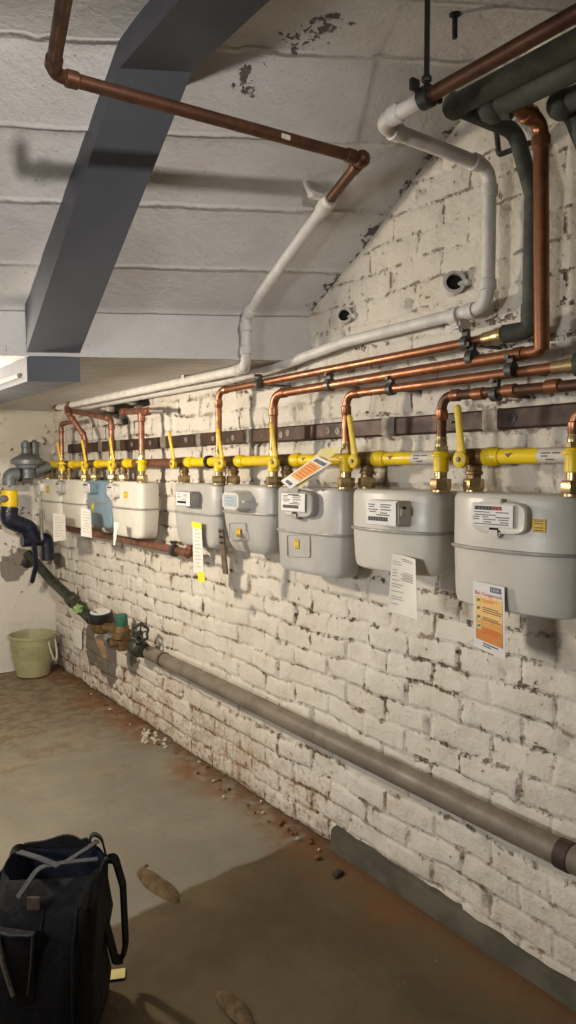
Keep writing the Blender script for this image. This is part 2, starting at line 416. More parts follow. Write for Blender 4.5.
def make_right_wall():
    ys = [-1.6 + .1 * i for i in range(21)] + [.4 + .0115 * (i + 1) for i in range(326)]
    ys = [y for y in ys if y <= YB + .03]
    zs = [i * .0115 for i in range(0, 184)]
    plaster = [(onX(104, 655, XW), .16, .15), (onX(92, 645, XW), .12, .16), (onX(112, 662, XW), .10, .18), (onX(133, 655, XW), .09, .14), (onX(60, 560, XW), .16, .06), (onX(48, 600, XW), .10, .05)]
    hole_c = [(onX(118, 408, XW), .20, .035), (onX(140, 402, XW), .16, .03), (onX(122, 421, XW), .10, .03)]
    dm = [(onX(425, 200, XW), .25, .12), (onX(525, 270, XW), .12, .3), (onX(370, 260, XW), .25, .14), (onX(200, 400, XW), .5, .1), (onX(460, 480, XW), .9, .07)]
    vs, uvs, A, Bp, L, Ho, U = [], [], [], [], [], [], []
    for z in zs:
        for y in ys:
            wu = y + .020 * noise.noise(V((y * 4, z * 4, 1.7))) + .006 * noise.noise(V((y * 15, z * 15, 4)))
            wv = z + .015 * noise.noise(V((y * 4, z * 4, 9.2))) + .006 * noise.noise(V((y * 15, z * 15, 8)))
            m, row, n = brick_mortar(wu + 40, wv + 40)
            rnd = noise.cell(V((row * 1.37 + .2, n * 2.11 + .3, 5)))
            d = .0034 * m ** 1.5 * (1 - .7 * sm(1.38, 1.6, z)) + .0055 * (rnd - .5) * (1 - .6 * sm(1.38, 1.6, z)) + .006 * fbm((y * 7, z * 7, 2)) + .0025 * noise.noise(V((y * 30, z * 30, 3)))
            dmg = 0
            for c, a, b in dm: dmg = max(dmg, 1 - ((y - c.y) / a) ** 2 - ((z - c.z) / b) ** 2)
            pl = 0
            for c, a, b in plaster: pl = max(pl, 1 - ((y - c.y) / a) ** 2 - ((z - c.z) / b) ** 2)
            ho = 0
            for c, a, b in hole_c: ho = max(ho, 1 - ((y - c.y) / a) ** 2 - ((z - c.z) / b) ** 2)
            ho += .55 * noise.noise(V((y * 26, z * 26, 6)))
            hs = sm(.30, .5, ho)
            d += .035 * hs - .004 * sm(.3, .6, pl)
            low = sm(.34, .02, z + .1 * noise.noise(V((y * 5, z * 5, 11)))) * (sm(1.45, 1.75, y) * .8 + .2)
            vs.append((XW + d, y, z)); uvs.append((wu + 40, wv + 40)); A.append(max(0, dmg)); Bp.append(max(0, pl)); U.append(sm(1.38, 1.6, z)); L.append(low); Ho.append(hs)
    w = len(ys); fs = [(j * w + i, (j + 1) * w + i, (j + 1) * w + i + 1, j * w + i + 1) for j in range(len(zs) - 1) for i in range(w - 1)]
    return grid_obj('wall_right', vs, fs, mat_wall(), {'damage': A, 'plaster': Bp, 'low': L, 'hole': Ho, 'upper': U}, 'brick', uvs)

def grid_obj(name, vs, fs, mat, attrs, uvname=None, uvs=None):
    me = bpy.data.meshes.new(name); me.from_pydata(vs, [], fs)
    for k, a in attrs.items():
        at = me.attributes.new(k, 'FLOAT', 'POINT'); at.data.foreach_set('value', a)
    if uvname:
        ul = me.uv_layers.new(name=uvname)
        flat = []
        for lp in me.loops: flat += list(uvs[lp.vertex_index])
        ul.data.foreach_set('uv', flat)
    me.polygons.foreach_set('use_smooth', [True] * len(me.polygons)); me.materials.append(mat)
    o = bpy.data.objects.new(name, me); COL.objects.link(o)
    return struct(o)

struct(make_right_wall(), 'white painted brick wall behind the gas meters')

PL = mat_plaster()
def plain_wall(name, fn, us, zs, spots=(), dm=()):
    vs, A, B = [], [], []
    for z in zs:
        for u in us:
            p = fn(u, z, .006 * fbm((u * 4, z * 4, hash(name) % 7)) + .003 * noise.noise(V((u * 22, z * 22, 1)))); vs.append(tuple(p))
            a = 0; b = 0
            for c, ra, rb in spots: b = max(b, 1 - ((u - c[0]) / ra) ** 2 - ((z - c[1]) / rb) ** 2)
            for c, ra, rb in dm: a = max(a, 1 - ((u - c[0]) / ra) ** 2 - ((z - c[1]) / rb) ** 2)
            A.append(max(0, a)); B.append(max(0, b))
    w = len(us); fs = [(j * w + i, j * w + i + 1, (j + 1) * w + i + 1, (j + 1) * w + i) for j in range(len(zs) - 1) for i in range(w - 1)]
    return grid_obj(name, vs, fs, PL, {'damage': A, 'plaster': B})
def fr(a, b, st):
    n = max(1, round((b - a) / st)); return [a + (b - a) * i / n for i in range(n + 1)]
sp = [(onY(12, 568, YB), .10, .11), (onY(22, 560, YB), .09, .09)]
plain_wall('wall_back', lambda u, z, d: (u, YB + d, z), fr(-1.6, 1.39, .02), fr(0, 1.5, .02),
           [((p.x, p.z), a, b) for p, a, b in sp], [((.95, .3), .12, .12), ((1.1, .95), .7, .7)])
plain_wall('wall_left', lambda u, z, d: (-1.6 - d, u, z), fr(-1.6, 4.2, .15), fr(0, 2.1, .15))
plain_wall('wall_front', lambda u, z, d: (u, -1.6 - d, z), fr(-1.6, 1.4, .15), fr(0, 2.1, .15))

# floor
vs = []; us = fr(-1.65, 1.40, .03); ws = fr(-1.65, 4.2, .03)
for y in ws:
    for x in us: vs.append((x, y, .006 * fbm((x * 1.6, y * 1.6, 3), 3) - .003))
w = len(us); fs = [(j * w + i, j * w + i + 1, (j + 1) * w + i + 1, (j + 1) * w + i) for j in range(len(ws) - 1) for i in range(w - 1)]
grid_obj('floor', vs, fs, mat_floor(), {})

# ceiling: landing soffit, sloping stair soffit, upright face, low slab
def make_ceiling():
    us = fr(-1.65, 1.395, .022)
    stations = []   # (fraction kind, v coordinate)
    for k in fr(0, 1, .04): stations.append(('flat', k))
    for k in fr(0, 1, .02)[1:]: stations.append(('slope', k))
    for k in (.12, .35, .6, .85, 1.): stations.append(('face', k))
    for k in fr(0, 1, .01)[1:]: stations.append(('slab', k))
    L = math.hypot(RUN, ZC - ZF)
    vs, uvs, D = [], [], []
    spots = [(onPlane(245, 55, V((0, 1, 2.03)), V((0, 0, 1))), .05), (onPlane(272, 70, V((0, 1, 2.03)), V((0, 0, 1))), .05)]
    for kind, k in stations:
        for x in us:
            yk, yf = Yk(x), Yf(x)
            if kind == 'flat':
                y = -1.65 + (yk + 1.65) * k; z = ZC; s = (y - yk) / .215
            elif kind == 'slope':
                y = yk + RUN * k; z = ZC - (ZC - ZF) * k; s = L * k / .215
            elif kind == 'face':
                y = yf + .004; z = ZF - (ZF - ZS) * k; s = L / .215 + .25 + .5 * k
            else:
                y = yf + (4.2 - yf) * k; z = ZS - .006 * math.sin(k * 3); s = L / .215 + .9 + (y - yf) / .085
            d = .004 * fbm((x * 5, y * 5, z * 5)) + .0025 * noise.noise(V((x * 24, y * 24, z * 24)))
            if kind in ('slope', 'flat'):
                e = min(s % 1, 1 - s % 1); d -= .004 * max(0, 1 - e / .06)
                d += .003 * (noise.cell(V((math.floor(s) + .5, 2.5, 1.5))) - .5)
            if kind == 'face': y -= d; 
            else: z += d
            # rounded bend between the two soffits
            dm = max(0, 1 - (XW - x) / .07) * .8 * (1 if kind in ('slope', 'flat') else .5)
            if kind in ('slope', 'flat'):
                q = V((x, y, 0))
                for c, r in ((V((onZ(248, 58, 2.03).x, onZ(248, 58, 2.03).y, 0)), .09), (V((onZ(285, 40, 2.03).x, onZ(285, 40, 2.03).y, 0)), .10), (V((onZ(330, 20, 2.03).x, onZ(330, 20, 2.03).y, 0)), .12)):
                    dm = max(dm, 1 - (q - c).length / r)
            if kind == 'slab': dm = 0
            if kind == 'face': dm = max(dm, .22)
            if kind in ('flat', 'slope'): dm = max(dm, .10)
            vs.append((x, y, z)); uvs.append((x, s)); D.append(max(0, dm))
    w = len(us); fs = [(j * w + i, (j + 1) * w + i, (j + 1) * w + i + 1, j * w + i + 1) for j in range(len(stations) - 1) for i in range(w - 1)]
    o = grid_obj('ceiling', vs, fs, mat_ceiling(), {'damage': D}, 'boards', uvs)
    o.data.set_sharp_from_angle(angle=R(50))
    return o
make_ceiling()

# cement skirting at the foot of the meter wall
p0 = onX(335, 852, XW - .02)
mb = MB(); rings = []
for y in fr(-1.0, 1.615, .03):
    j = .004 * noise.noise(V((y * 9, 0, 0))); hz = .040 + .020 * sm(.4, 1.6, y) + .005 * noise.noise(V((y * 6, 3, 0)))
    a = XW - .022 + j
    rings.append([V((XW + .015, y, -.004)), V((a, y, -.004)), V((a + .002, y, hz - .008)), V((a + .008, y, hz)), V((XW + .015, y, hz + .006))])
mb.loft(rings)
struct(mb.build('baseboard_right', M['cement'], base=(XW, .3, 0)), 'grey cement skirting at the foot of the brick wall')

# steel beam under the stair: landing length, sloping length, low length
def beam():
    x0, x1 = .635, .765
    yb = lambda X: Yf(X) - .012
    dz = .075
    up = lambda X: [(X, -1.55), (X, Yk(X) - .02), (X, yb(X))]
    mb = MB()
    def prism(path0, path1, dn):
        rings = []
        for (a, b) in zip(path0, path1):
            rings.append([a, b, b - dn, a - dn])
        mb.loft(rings)
    # z of underside follows soffit
    def pth(X):
        yk, yf = Yk(X), Yf(X)
        return [V((X, -1.55, ZC + .02)), V((X, yk + .02, ZC + .02)), V((X, yf - .008, ZF + .02))]
    a, b = pth(x0), pth(x1)
    dn = V((0, .0, .095))
    rings = [[a[0], b[0], b[0] - V((0, 0, .075)), a[0] - V((0, 0, .075))],
             [a[1], b[1], b[1] - V((0, .02, .08)), a[1] - V((0, .02, .08))],
             [a[2], b[2], V((x1, Yf(x1) - .02, ZS + .012)), V((x0, Yf(x0) - .02, ZS + .012))]]
    mb.loft(rings)
    return mb, x0, x1
mb, bx0, bx1 = beam()
bt = bpy.data.objects.new('beam', None); COL.objects.link(bt); bt.location = (.7, 1.3, 1.9); bt['_base'] = (.7, 1.3, 1.9)
struct(bt, 'grey blue painted steel beam following the underside of the stair'); bt['category'] = 'beam'
o = mb.build('sloping_section', M['beam'], bt)
# low length: channel with a lip
mb = MB()
yA0, yA1 = Yf(bx0) - .015, Yf(bx1) - .015
zt, zb = ZS - .004, ZS - .075
r0 = [V((bx0, yA0, zt)), V((bx1, yA1, zt)), V((bx1, yA1, zb)), V((bx0, yA0, zb))]
r1 = [V((bx0, 4.13, zt)), V((bx1, 4.13, zt)), V((bx1, 4.13, zb)), V((bx0, 4.13, zb))]
mb.loft([r0, r1]); mb.build('level_section', M['beam'], bt)
mb = MB(); mb.tube([(bx0 - .006, yA0 + .06, zb + .022), (bx0 - .006, 4.12, zb + .022)], .007, 8)
mb.build('lip', M['zinc_dull'], bt)

# ================================================================== PIPES
def fittings(parent, mat, pts, r, bend, k=1.22, ln=.022, name='solder_sleeve'):
    """soldered sleeves either side of each bend"""
    pts = [V(p) for p in pts]
    for i in range(1, len(pts) - 1):
        b = pts[i]; u = (pts[i - 1] - b).normalized(); w = (pts[i + 1] - b).normalized()
        ang = u.angle(w)
        if ang > PI - .3: continue
        t = bend / math.tan(ang / 2)
        for d in (u, w):
            t2 = min(t, (pts[i - 1] - b).length * .48 if d is u else (pts[i + 1] - b).length * .48)
            a = b + d * (t2 - .004)
            MB().lathe(a, d, [(0, r * 1.02), (.002, r * k), (ln, r * k), (ln + .003, r * 1.02)], 16).build(name, mat, parent)

def clip(c, axis, r, wall=None, name='pipe_clip', parent=None, mat=None):
    c = V(c); a = V(axis).normalized(); mb = MB()
    mb.lathe(c - a * .009, a, [(0, r * 1.08), (.001, r * 1.42), (.017, r * 1.42), (.018, r * 1.08)], 16)
    up = V((0, 0, 1)) - a * a.z; up.normalize()
    mb.box(c + up * (r * 1.42 + .006), (.012, .016, .016), .001)
    mb.lathe(c + up * (r * 1.42 + .010) - a * .0, (-1, 0, 0), [(-.012, .003), (.012, .003), (.013, .0055), (.017, .0055)], 8)
    if wall is not None: mb.tube([c + V((r * 1.2, 0, 0)), V((wall, c.y, c.z))], .0045, 8)
    return mb.build(name, mat or M['clip'], parent)

XM, XO = 1.287, 1.250     # manifold axis, outlet axis
ZM = 1.160
METER_X = 1.279
pin = dict(A=48, B=69.2, C=94.8, D=123, M1=184, M2=233.2, M3=287, M4=367, M5=474)
pout = dict(A=62, B=85, C=112, D=142, M1=219, M2=273.5, M3=346, M4=441, M5=574)
YI = {k: onX(v, 470, XM).y for k, v in pin.items()}
YO = {k: onX(v, 470, XO).y for k, v in pout.items()}
ORDER = ['A', 'B', 'C', 'D', 'M1', 'M2', 'M3', 'M4', 'M5']
WHO = dict(A='rearmost pale meter beside the regulator', B='pale meter left of the blue one',
           C='blue meter', D='large cream meter right of the blue one', M1='meter with the yellow-taped strip',
           M2='dark rounded-bottom meter', M3='tall meter under the orange leaflet', M4='meter with the white form',
           M5='nearest, largest meter')

# ------------------------------------------------------------------ meters
def ringSE(cx, cy, hx, hy, z, e, n=48, bulge=0.):
    out = []
    for k in range(n):
        a = 2 * PI * k / n; c, s_ = math.cos(a), math.sin(a)
        x = math.copysign(abs(c) ** (2 / e), c) * hx; y = math.copysign(abs(s_) ** (2 / e), s_) * hy
        if x < 0 and bulge: x *= 1 + bulge * (1 - (y / hy) ** 2)
        out.append(V((cx + x, cy + y, z)))
    return out

def front_x(m, Y, sc=1.):
    t = min(.999, abs((Y - m['yc']) / (m['hy'] * sc)))
    return m['xc'] - m['hx'] * sc * (1 - t ** m['e']) ** (1 / m['e']) * (1 + m['bulge'] * (1 - t * t))

def meter(key, label, mat, zt, zs, zb, hx=.062, marg=.028, e=3.6, taper=.86, bulge=0., counter=None, sticker=None, stick_low=False,
          prot=.045, ctype='box', flange=.004, panel=None, cmat='plastic'):
    yi, yo = YI[key], YO[key]
    yc, hy = (yi + yo) / 2, abs(yi - yo) / 2 + marg
    m = dict(xc=METER_X, yc=yc, hx=hx, hy=hy, e=e, bulge=bulge)
    root = thing('gas_meter', label, 'gas meter', (METER_X, yc, zb), 'gas meters along the wall')
    S = lambda z, sx, sy=None: ringSE(METER_X, yc, hx * sx, hy * (sy or sx), z, e, bulge=bulge)
    up = MB().loft([S(zs, 1), S(zt - .014, 1.0), S(zt - .007, .985), S(zt - .002, .95), S(zt, .90)])
    up.build('upper_casing', mat, root)
    tp = taper
    lo = MB().loft([S(zs, .995), S(zs - .02, .99), S(zb + .035, 1 - (1 - tp) * .55, 1 - (1 - tp) * .35), S(zb + .014, 1 - (1 - tp) * .8, 1 - (1 - tp) * .55), S(zb + .004, tp * .99, tp * 1.01), S(zb, tp * .92, tp * .96)])
    if taper < .7:
        lo = MB().loft([S(zs, .99), S(zs - .018, .985), S(zs - .05, .93), S(zb + .03, .80, .84), S(zb + .010, .68, .74), S(zb, .52, .64)])
    lo.build('lower_casing', mat, root)
    fl = MB().loft([S(zs - .0035, 1.0), S(zs - .0035, 1.12, 1.018), S(zs - .0015, 1.135, 1.022), S(zs + .0015, 1.135, 1.022), S(zs + .0035, 1.12, 1.018), S(zs + .0035, 1.0)])
    fl.build('seam_flange', M['seam'], root)
    for (X, Y) in ((XM, yi), (XO, yo)):
        nb = MB(); nb.lathe((X, Y, zt - .002), (0, 0, 1), [(0, .021), (.005, .021)], 18); nb.hexnut((X, Y, zt + .002), (0, 0, 1), .0235, .026)
        nb.build('union_nut', M['brass'], root)
    if counter:
        x0, y0, x1, y1 = counter
        Xp = METER_X - hx - prot + .006 - (.018 if bulge > .2 else 0)
        a, b = onX(x0, y0, Xp), onX(x1, y1, Xp)
        cy, cz, wy, wz = (a.y + b.y) / 2, (a.z + b.z) / 2, abs(a.y - b.y), abs(a.z - b.z)
        body = MB(); Xi = METER_X - hx + .02
        if ctype == 'box':
            body.box(((Xp + Xi) / 2 + .001, cy, cz), (Xi - Xp, wy + .006, wz + .006), .004)
            body.box((Xp + .02, cy - wy / 2 - .004, cz + .004), (.022, .008, .018), .002)
        elif ctype == 'hood':
            # rounded housing with a hood over it
            rg = lambda X, s: [V((X, cy + (wy / 2 + .004) * s * math.copysign(abs(math.cos(t)) ** .45, math.cos(t)), cz + (wz / 2 + .004) * s * math.copysign(abs(math.sin(t)) ** .45, math.sin(t)))) for t in [2 * PI * i / 32 for i in range(32)]]
            body.loft([rg(Xp, .96), rg(Xp + .003, 1.), rg(Xp + .018, 1.05), rg(Xi, 1.3)])
            body.box((Xp + .016, cy - wy / 2 - .012, cz - .002), (.012, .014, .010), .002)
        else:
            # flat panel with rounded surround, clear hood and a seal lug under it
            w2, h2 = wy * 1.30, wz * 1.5; cc = cy - wy * .12
            rg = lambda X, s: [V((X, cc + w2 / 2 * s * math.copysign(abs(math.cos(t)) ** .5, math.cos(t)), cz - .004 + h2 / 2 * s * math.copysign(abs(math.sin(t)) ** .5, math.sin(t)))) for t in [2 * PI * i / 40 for i in range(40)]]
            body.loft([rg(Xp + .004, .88), rg(Xp + .0025, .95), rg(Xp + .006, 1.0), rg(Xi, 1.04)])
            body.box(((Xp + Xp + .012) / 2 + .001, cy, cz), (.012, wy + .006, wz + .006), .002)
            body.box((Xp + .006, cy, cz + wz / 2 + .008), (.014, wy * .45, .010), .002)
            body.box((Xp + .008, cy - wy * .02, cz - wz / 2 - .013), (.016, wy * .30, .020), .004)
        cb = body.build('counter', M['plastic'] if ctype == 'hood' else M[cmat], root)
        if ctype == 'hood': wy *= .78; wz *= .78
        sh = Sheet(V((Xp, cy + wy / 2, cz + wz / 2)), V((Xp, cy - wy / 2, cz + wz / 2)), V((Xp, cy + wy / 2, cz - wz / 2)), V((Xp, cy - wy / 2, cz - wz / 2)), (-1, 0, 0), 0, 0, .0012)
        pl = sh.body(2, 2).build('label_plate', M['lcd'] if ctype == 'hood' else M['label'], cb)
        top = (key in ('M5', 'C', 'D', 'B', 'A'))
        v0, v1 = (.06, .24) if top else (.66, .84)
        big = key in ('M3', 'M4', 'M5')
        if key != 'M2' :
            wn = MB(); sh.patch(wn, .08, v0, .50, v1); wn.build('digit_window', M['black'], cb)
            rd = MB(); sh.patch(rd, .50, v0, .74, v1); rd.build('decimal_window', M['red'] if top else M['black'], cb)
            if big:
                dg = MB()
                for i in range(8): sh.patch(dg, .10 + i * .081, v0 + .04, .10 + i * .081 + .022, v1 - .04, .0009)
                dg.build('digit_drums', M['ink_soft'], cb)
        pr = MB()
        ls = ((.32, .07, .45), (.32, .6, .9), (.45, .08, .6), (.55, .05, .2), (.55, .28, .42), (.55, .6, .92), (.66, .05, .2), (.66, .3, .6), (.66, .66, .9), (.78, .3, .5), (.78, .7, .9), (.88, .06, .9)) if top else \
             ((.1, .08, .3), (.1, .5, .85), (.2, .1, .28), (.2, .5, .8), (.32, .08, .4), (.32, .5, .85), (.42, .12, .34), (.46, .5, .72), (.55, .36, .8))
        if key == 'M2': ls = ((.2, .2, .8), (.5, .2, .8), (.75, .2, .7))
        for (vv, a0, a1) in ls: sh.patch(pr, a0, vv, a1, vv + .045)
        pr.build('printed_lines', M['ink'] if big else M['ink_soft'], cb)
        if key == 'M3':
            tx = MB(); sh.patch(tx, .3, .03, .75, .11); tx.build('printed_lines', M['ink'], cb)
        if key == 'M4':
            nk = MB(); nk.box((Xp + .022, cy - wy / 2 - .0045, cz + .006), (.010, .003, .022), .0008); nk.build('slot', M['black'], cb)
    if panel:
        x0, y0, x1, y1 = panel; f = MB()
        def srf(px, py):
            p = onX(px, py, METER_X - hx); return V((front_x(m, p.y, .985) - .0015, p.y, p.z))
        pts = [srf(x0, y0), srf(x1, y0), srf(x1, y1), srf(x0, y1)]
        f.tube([pts[0] * .5 + pts[3] * .5, pts[0], pts[1], pts[2], pts[3], pts[0] * .5 + pts[3] * .5], .0018, 6, .008)
        f.build('embossed_frame', mat, root)
    if sticker:
        x0, y0, x1, y1 = sticker
        XS = METER_X - hx * (1 + bulge * .85)
        a, b = onX(x0, y0, XS), onX(x1, y1, XS)
        if a.y < b.y: a.y, b.y = b.y, a.y
        sc = .985 if stick_low else 1.
        ya, yb_ = a.y, b.y
        A = lambda y: front_x(m, y, sc) - .0012
        sh = Sheet(V((A(ya), ya, a.z)), V((A(yb_), yb_, a.z)), V((A(ya), ya, b.z)), V((A(yb_), yb_, b.z)), (-1, 0, 0), .0006, 0, .0012)
        st = sh.body(3, 2).build('sticker', M['sticker'], root, label='small yellow sticker')
        pr = MB()
        for v0 in (.12, .3, .62, .82): sh.patch(pr, .18, v0, .82, v0 + .06)
        sh.patch(pr, .05, .03, .95, .06); sh.patch(pr, .05, .94, .95, .97)
        pr.build('printed_lines', M['ink'], st)
    return root, m

METERS = {}
def addm(k, *a, **kw): METERS[k] = meter(k, *a, **kw)
addm('M5', 'largest grey gas meter nearest the camera, orange warning card on its lower front', M['meter'], 1.083, .968, .843, taper=.93, bulge=.55, e=5.5, hx=.052, marg=.018, counter=(472, 504, 513, 528), sticker=(532, 519, 543, 533), ctype='panel', prot=.03)
addm('M4', 'second gas meter from the right, grey, white paper form hanging from it', M['meter'], 1.083, .985, .885, taper=.92, bulge=.50, e=5.5, hx=.050, marg=.004, counter=(366.5, 501, 396, 526), ctype='box', prot=.05)
addm('M3', 'tall grey gas meter with embossed square and yellow sticker, orange leaflet above it', M['meter_dark'], 1.083, .955, .838, taper=.9, e=3.4, hx=.049, marg=.001, counter=(281.5, 493, 305, 512), sticker=(294.5, 539, 299, 549), stick_low=True, ctype='panel', prot=.03, panel=(287, 535, 310, 557), cmat='plastic_grey')
addm('M2', 'darker grey gas meter with rounded tapered bottom and boxy hooded counter', M['meter_dark'], 1.083, .995, .868, taper=.68, e=3.2, hx=.050, marg=.006, counter=(222.5, 493, 238, 509), sticker=(236.5, 528, 240.5, 537), stick_low=True, ctype='hood', prot=.05, panel=(229, 523, 246, 540), cmat='plastic_grey')
addm('M1', 'grey gas meter with a yellow-taped paper strip, copper elbow beneath it', M['meter_dark'], 1.083, .978, .862, taper=.8, e=3.4, hx=.049, marg=.008, counter=(176.5, 492, 190, 506), ctype='box', prot=.045, cmat='plastic_grey')
addm('D', 'large pale cream gas meter right of the blue meter, yellow sticker on front', M['meter_cream'], 1.083, .971, .850, taper=.86, e=4.6, hx=.052, marg=.020, counter=(107, 486, 113.5, 495), sticker=(124, 491.5, 128, 498), ctype='panel', prot=.03)
addm('C', 'blue-grey gas meter, the only blue one in the row', M['meter_blue'], 1.083, .985, .872, taper=.86, e=3.6, hx=.048, marg=.003, counter=(82.5, 483.5, 90, 492.5), sticker=(91.5, 503, 94, 510), stick_low=True, ctype='box', prot=.045, cmat='meter_blue')
addm('B', 'pale gas meter left of the blue meter, white card hanging below it', M['meter_cream'], 1.083, .965, .850, taper=.86, e=3.8, hx=.048, marg=-.004, counter=(55.5, 482.5, 61, 491.5), ctype='panel', prot=.025, cmat='plastic_grey')
addm('A', 'pale gas meter deepest in the corner, beside the grey pressure regulator', M['meter_cream'], 1.083, .965, .850, taper=.86, e=3.8, hx=.048, marg=-.010, counter=(36, 483, 39.5, 490), sticker=(46.5, 486, 49.5, 493), ctype='panel', prot=.025)

# ------------------------------------------------------------------ gas cocks at the inlets, insulating couplings at the outlets
for k in ORDER:
    y = YI[k]
    t = thing('gas_cock', 'bronze gas cock, yellow lever, on the ' + WHO[k], 'gas cock', (XM, y, 1.111), 'gas cocks on the yellow manifold')
    b = MB()
    b.lathe((XM, y, 1.1115), (0, 0, 1), [(0, .016), (.008, .016), (.010, .020), (.016, .020), (.018, .017), (.05, .017)], 18)
    b.lathe((XM, y - .030, ZM), (0, 1, 0), [(0, .0185), (.008, .0193), (.010, .0175), (.016, .0193), (.044, .0193), (.050, .0175), (.052, .0193), (.060, .0185)], 20)
    b.lathe((XM - .015, y, ZM), (-1, 0, 0), [(0, .018), (.028, .0165), (.032, .012)], 18)
    b.build('body', M['bronze'], t)
    l = MB(); X0 = XM - .050
    l.lathe((X0 + .012, y, ZM - .006), (-1, 0, 0), [(0, .017), (.004, .0185), (.012, .0185), (.015, .014)], 20)
    tilt = random.uniform(-.004, .004)
    prof = [(-.004, .014, .006, 0), (.018, .0125, .0055, .002), (.040, .0098, .005, -.003), (.075, .0088, .005, -.012), (.100, .0094, .0055, -.018), (.110, .0100, .006, -.020), (.116, .008, .005, -.021), (.119, .003, .003, -.021)]
    rg = []
    for (h, wy, wx, dx) in prof:
        c = V((X0 + .005 + dx * .6, y + h * .04 + tilt * h / .1, ZM - .006 + h))
        rg.append([c + V((wx * math.cos(a), wy * math.sin(a), 0)) for a in [2 * PI * i / 12 for i in range(12)]])
    l.loft(rg); l.build('lever', M['yellow_dull'], t)
    p = MB(); p.hexnut((X0 - .003, y, ZM - .006), (-1, 0, 0), .006, .004); p.build('pivot_screw', M['zinc_dull'], t)

    y = YO[k]
    t = thing('insulating_coupling', 'yellow pipe coupling on the ' + WHO[k], 'pipe coupling', (XO, y, 1.1115), 'yellow couplings above the meters')
    b = MB(); b.lathe((XO, y, 1.126), (0, 0, 1), [(0, .0155), (.002, .0174), (.030, .0174), (.032, .0178), (.044, .0178), (.047, .0155)], 22)
    b.build('body', M['yellow'], t)
    b = MB(); b.lathe((XO, y, 1.160), (0, 0, 1), [(0, .0172), (0, .0235), (.002, .0242), (.006, .0242), (.007, .0235), (.007, .0172)], 28, cap=False)
    b.build('rim', M['yellow'], t)
    b = MB(); b.lathe((XO, y, 1.1115), (0, 0, 1), [(0, .014), (.016, .0145)], 18); b.build('lower_neck', M['brass'], t)
    b = MB(); b.hexnut((XO, y, 1.173), (0, 0, 1), .0155, .012, .1); b.lathe((XO, y, 1.184), (0, 0, 1), [(0, .0135), (.010, .0135), (.012, .0125), (.022, .0125)], 16)
    b.build('upper_union', M['brass'], t)

# ------------------------------------------------------------------ manifold
t = thing('gas_manifold', 'straight yellow and white gas manifold pipe running behind the row of levers', 'pipe', (XM, 2.2, ZM))
segs = []
spans = [(YI['A'] - .034, YI['B'] + .034), (YI['B'] - .034, YI['C'] + .034), (YI['C'] - .034, YI['D'] + .034), (YI['D'] - .034, YI['M1'] + .034), (YI['M1'] - .034, YI['M2'] + .034), (YI['M2'] - .034, YI['M3'] + .034), (YI['M3'] - .034, YI['M4'] + .034), (YI['M4'] - .034, YI['M5'] + .034), (YI['M5'] - .034, .45)]
r = .0165
for i, (a, b) in enumerate(spans):
    c = MB(); c.lathe((XM, a + .002, ZM), (0, -1, 0), [(0, .020), (.010, .021), (.028, .021), (.032, .0185), (.040, .0185)], 18)
    c.build('press_socket', M['yellow'], t)
    if i in (7, 8, 3):
        mid = a - (.135 if i > 3 else .09)
        MB().tube([(XM, a, ZM), (XM, mid, ZM)], r, 18).build('yellow_pipe', M['yellow'], t)
        MB().tube([(XM, mid, ZM), (XM, b, ZM)], r * .98, 18).build('white_pipe' if i > 3 else 'copper_pipe', M['pipe_white'] if i > 3 else M['copper_dull'], t)
        if i > 3:
            pr = MB()
            for q, (dy, dz, ln) in enumerate(((.012, .005, .022), (.038, .005, .018), (.012, -.001, .016), (.022, -.008, .02))):
                for s_ in range(4):
                    yy = mid - dy - ln * (s_ + .0) / 4
                    pr.box((XM - math.sqrt(max(0, r * r - dz * dz)) - .0002, yy - ln / 10, ZM + dz), (.0008, ln / 5.5, .0028), 0)
            pr.build('printed_lines', M['ink'], t)
    else:
        MB().tube([(XM, a, ZM), (XM, b, ZM)], r, 18).build('yellow_pipe', M['yellow'], t)
    if i in (4, 6, 8):
        yy = a - .22 if i == 6 else (a + b) / 2 - .01
        if i == 4: MB().lathe((XM, yy, ZM), (0, -1, 0), [(0, r), (0, .023), (.014, .023), (.014, r)], 18).build('pipe_clip', M['steel_dark'], t)
# arrow prints on the big yellow sockets
pr = MB()
for i in (6, 7, 8):
    a = spans[i][0]; yy = a - .060; pr = MB()
    pr.add([V((XM - r - .0008, yy, ZM + .005)), V((XM - r - .0008, yy - .018, ZM + .007)), V((XM - r - .0008, yy - .008, ZM - .003)), V((XM - r - .0002, yy, ZM + .005)), V((XM - r - .0002, yy - .018, ZM + .007)), V((XM - r - .0002, yy - .008, ZM - .003))], [(0, 1, 2), (5, 4, 3), (0, 3, 4, 1), (1, 4, 5, 2), (2, 5, 3, 0)])
    pr.build('printed_arrow', M['ink'], t)

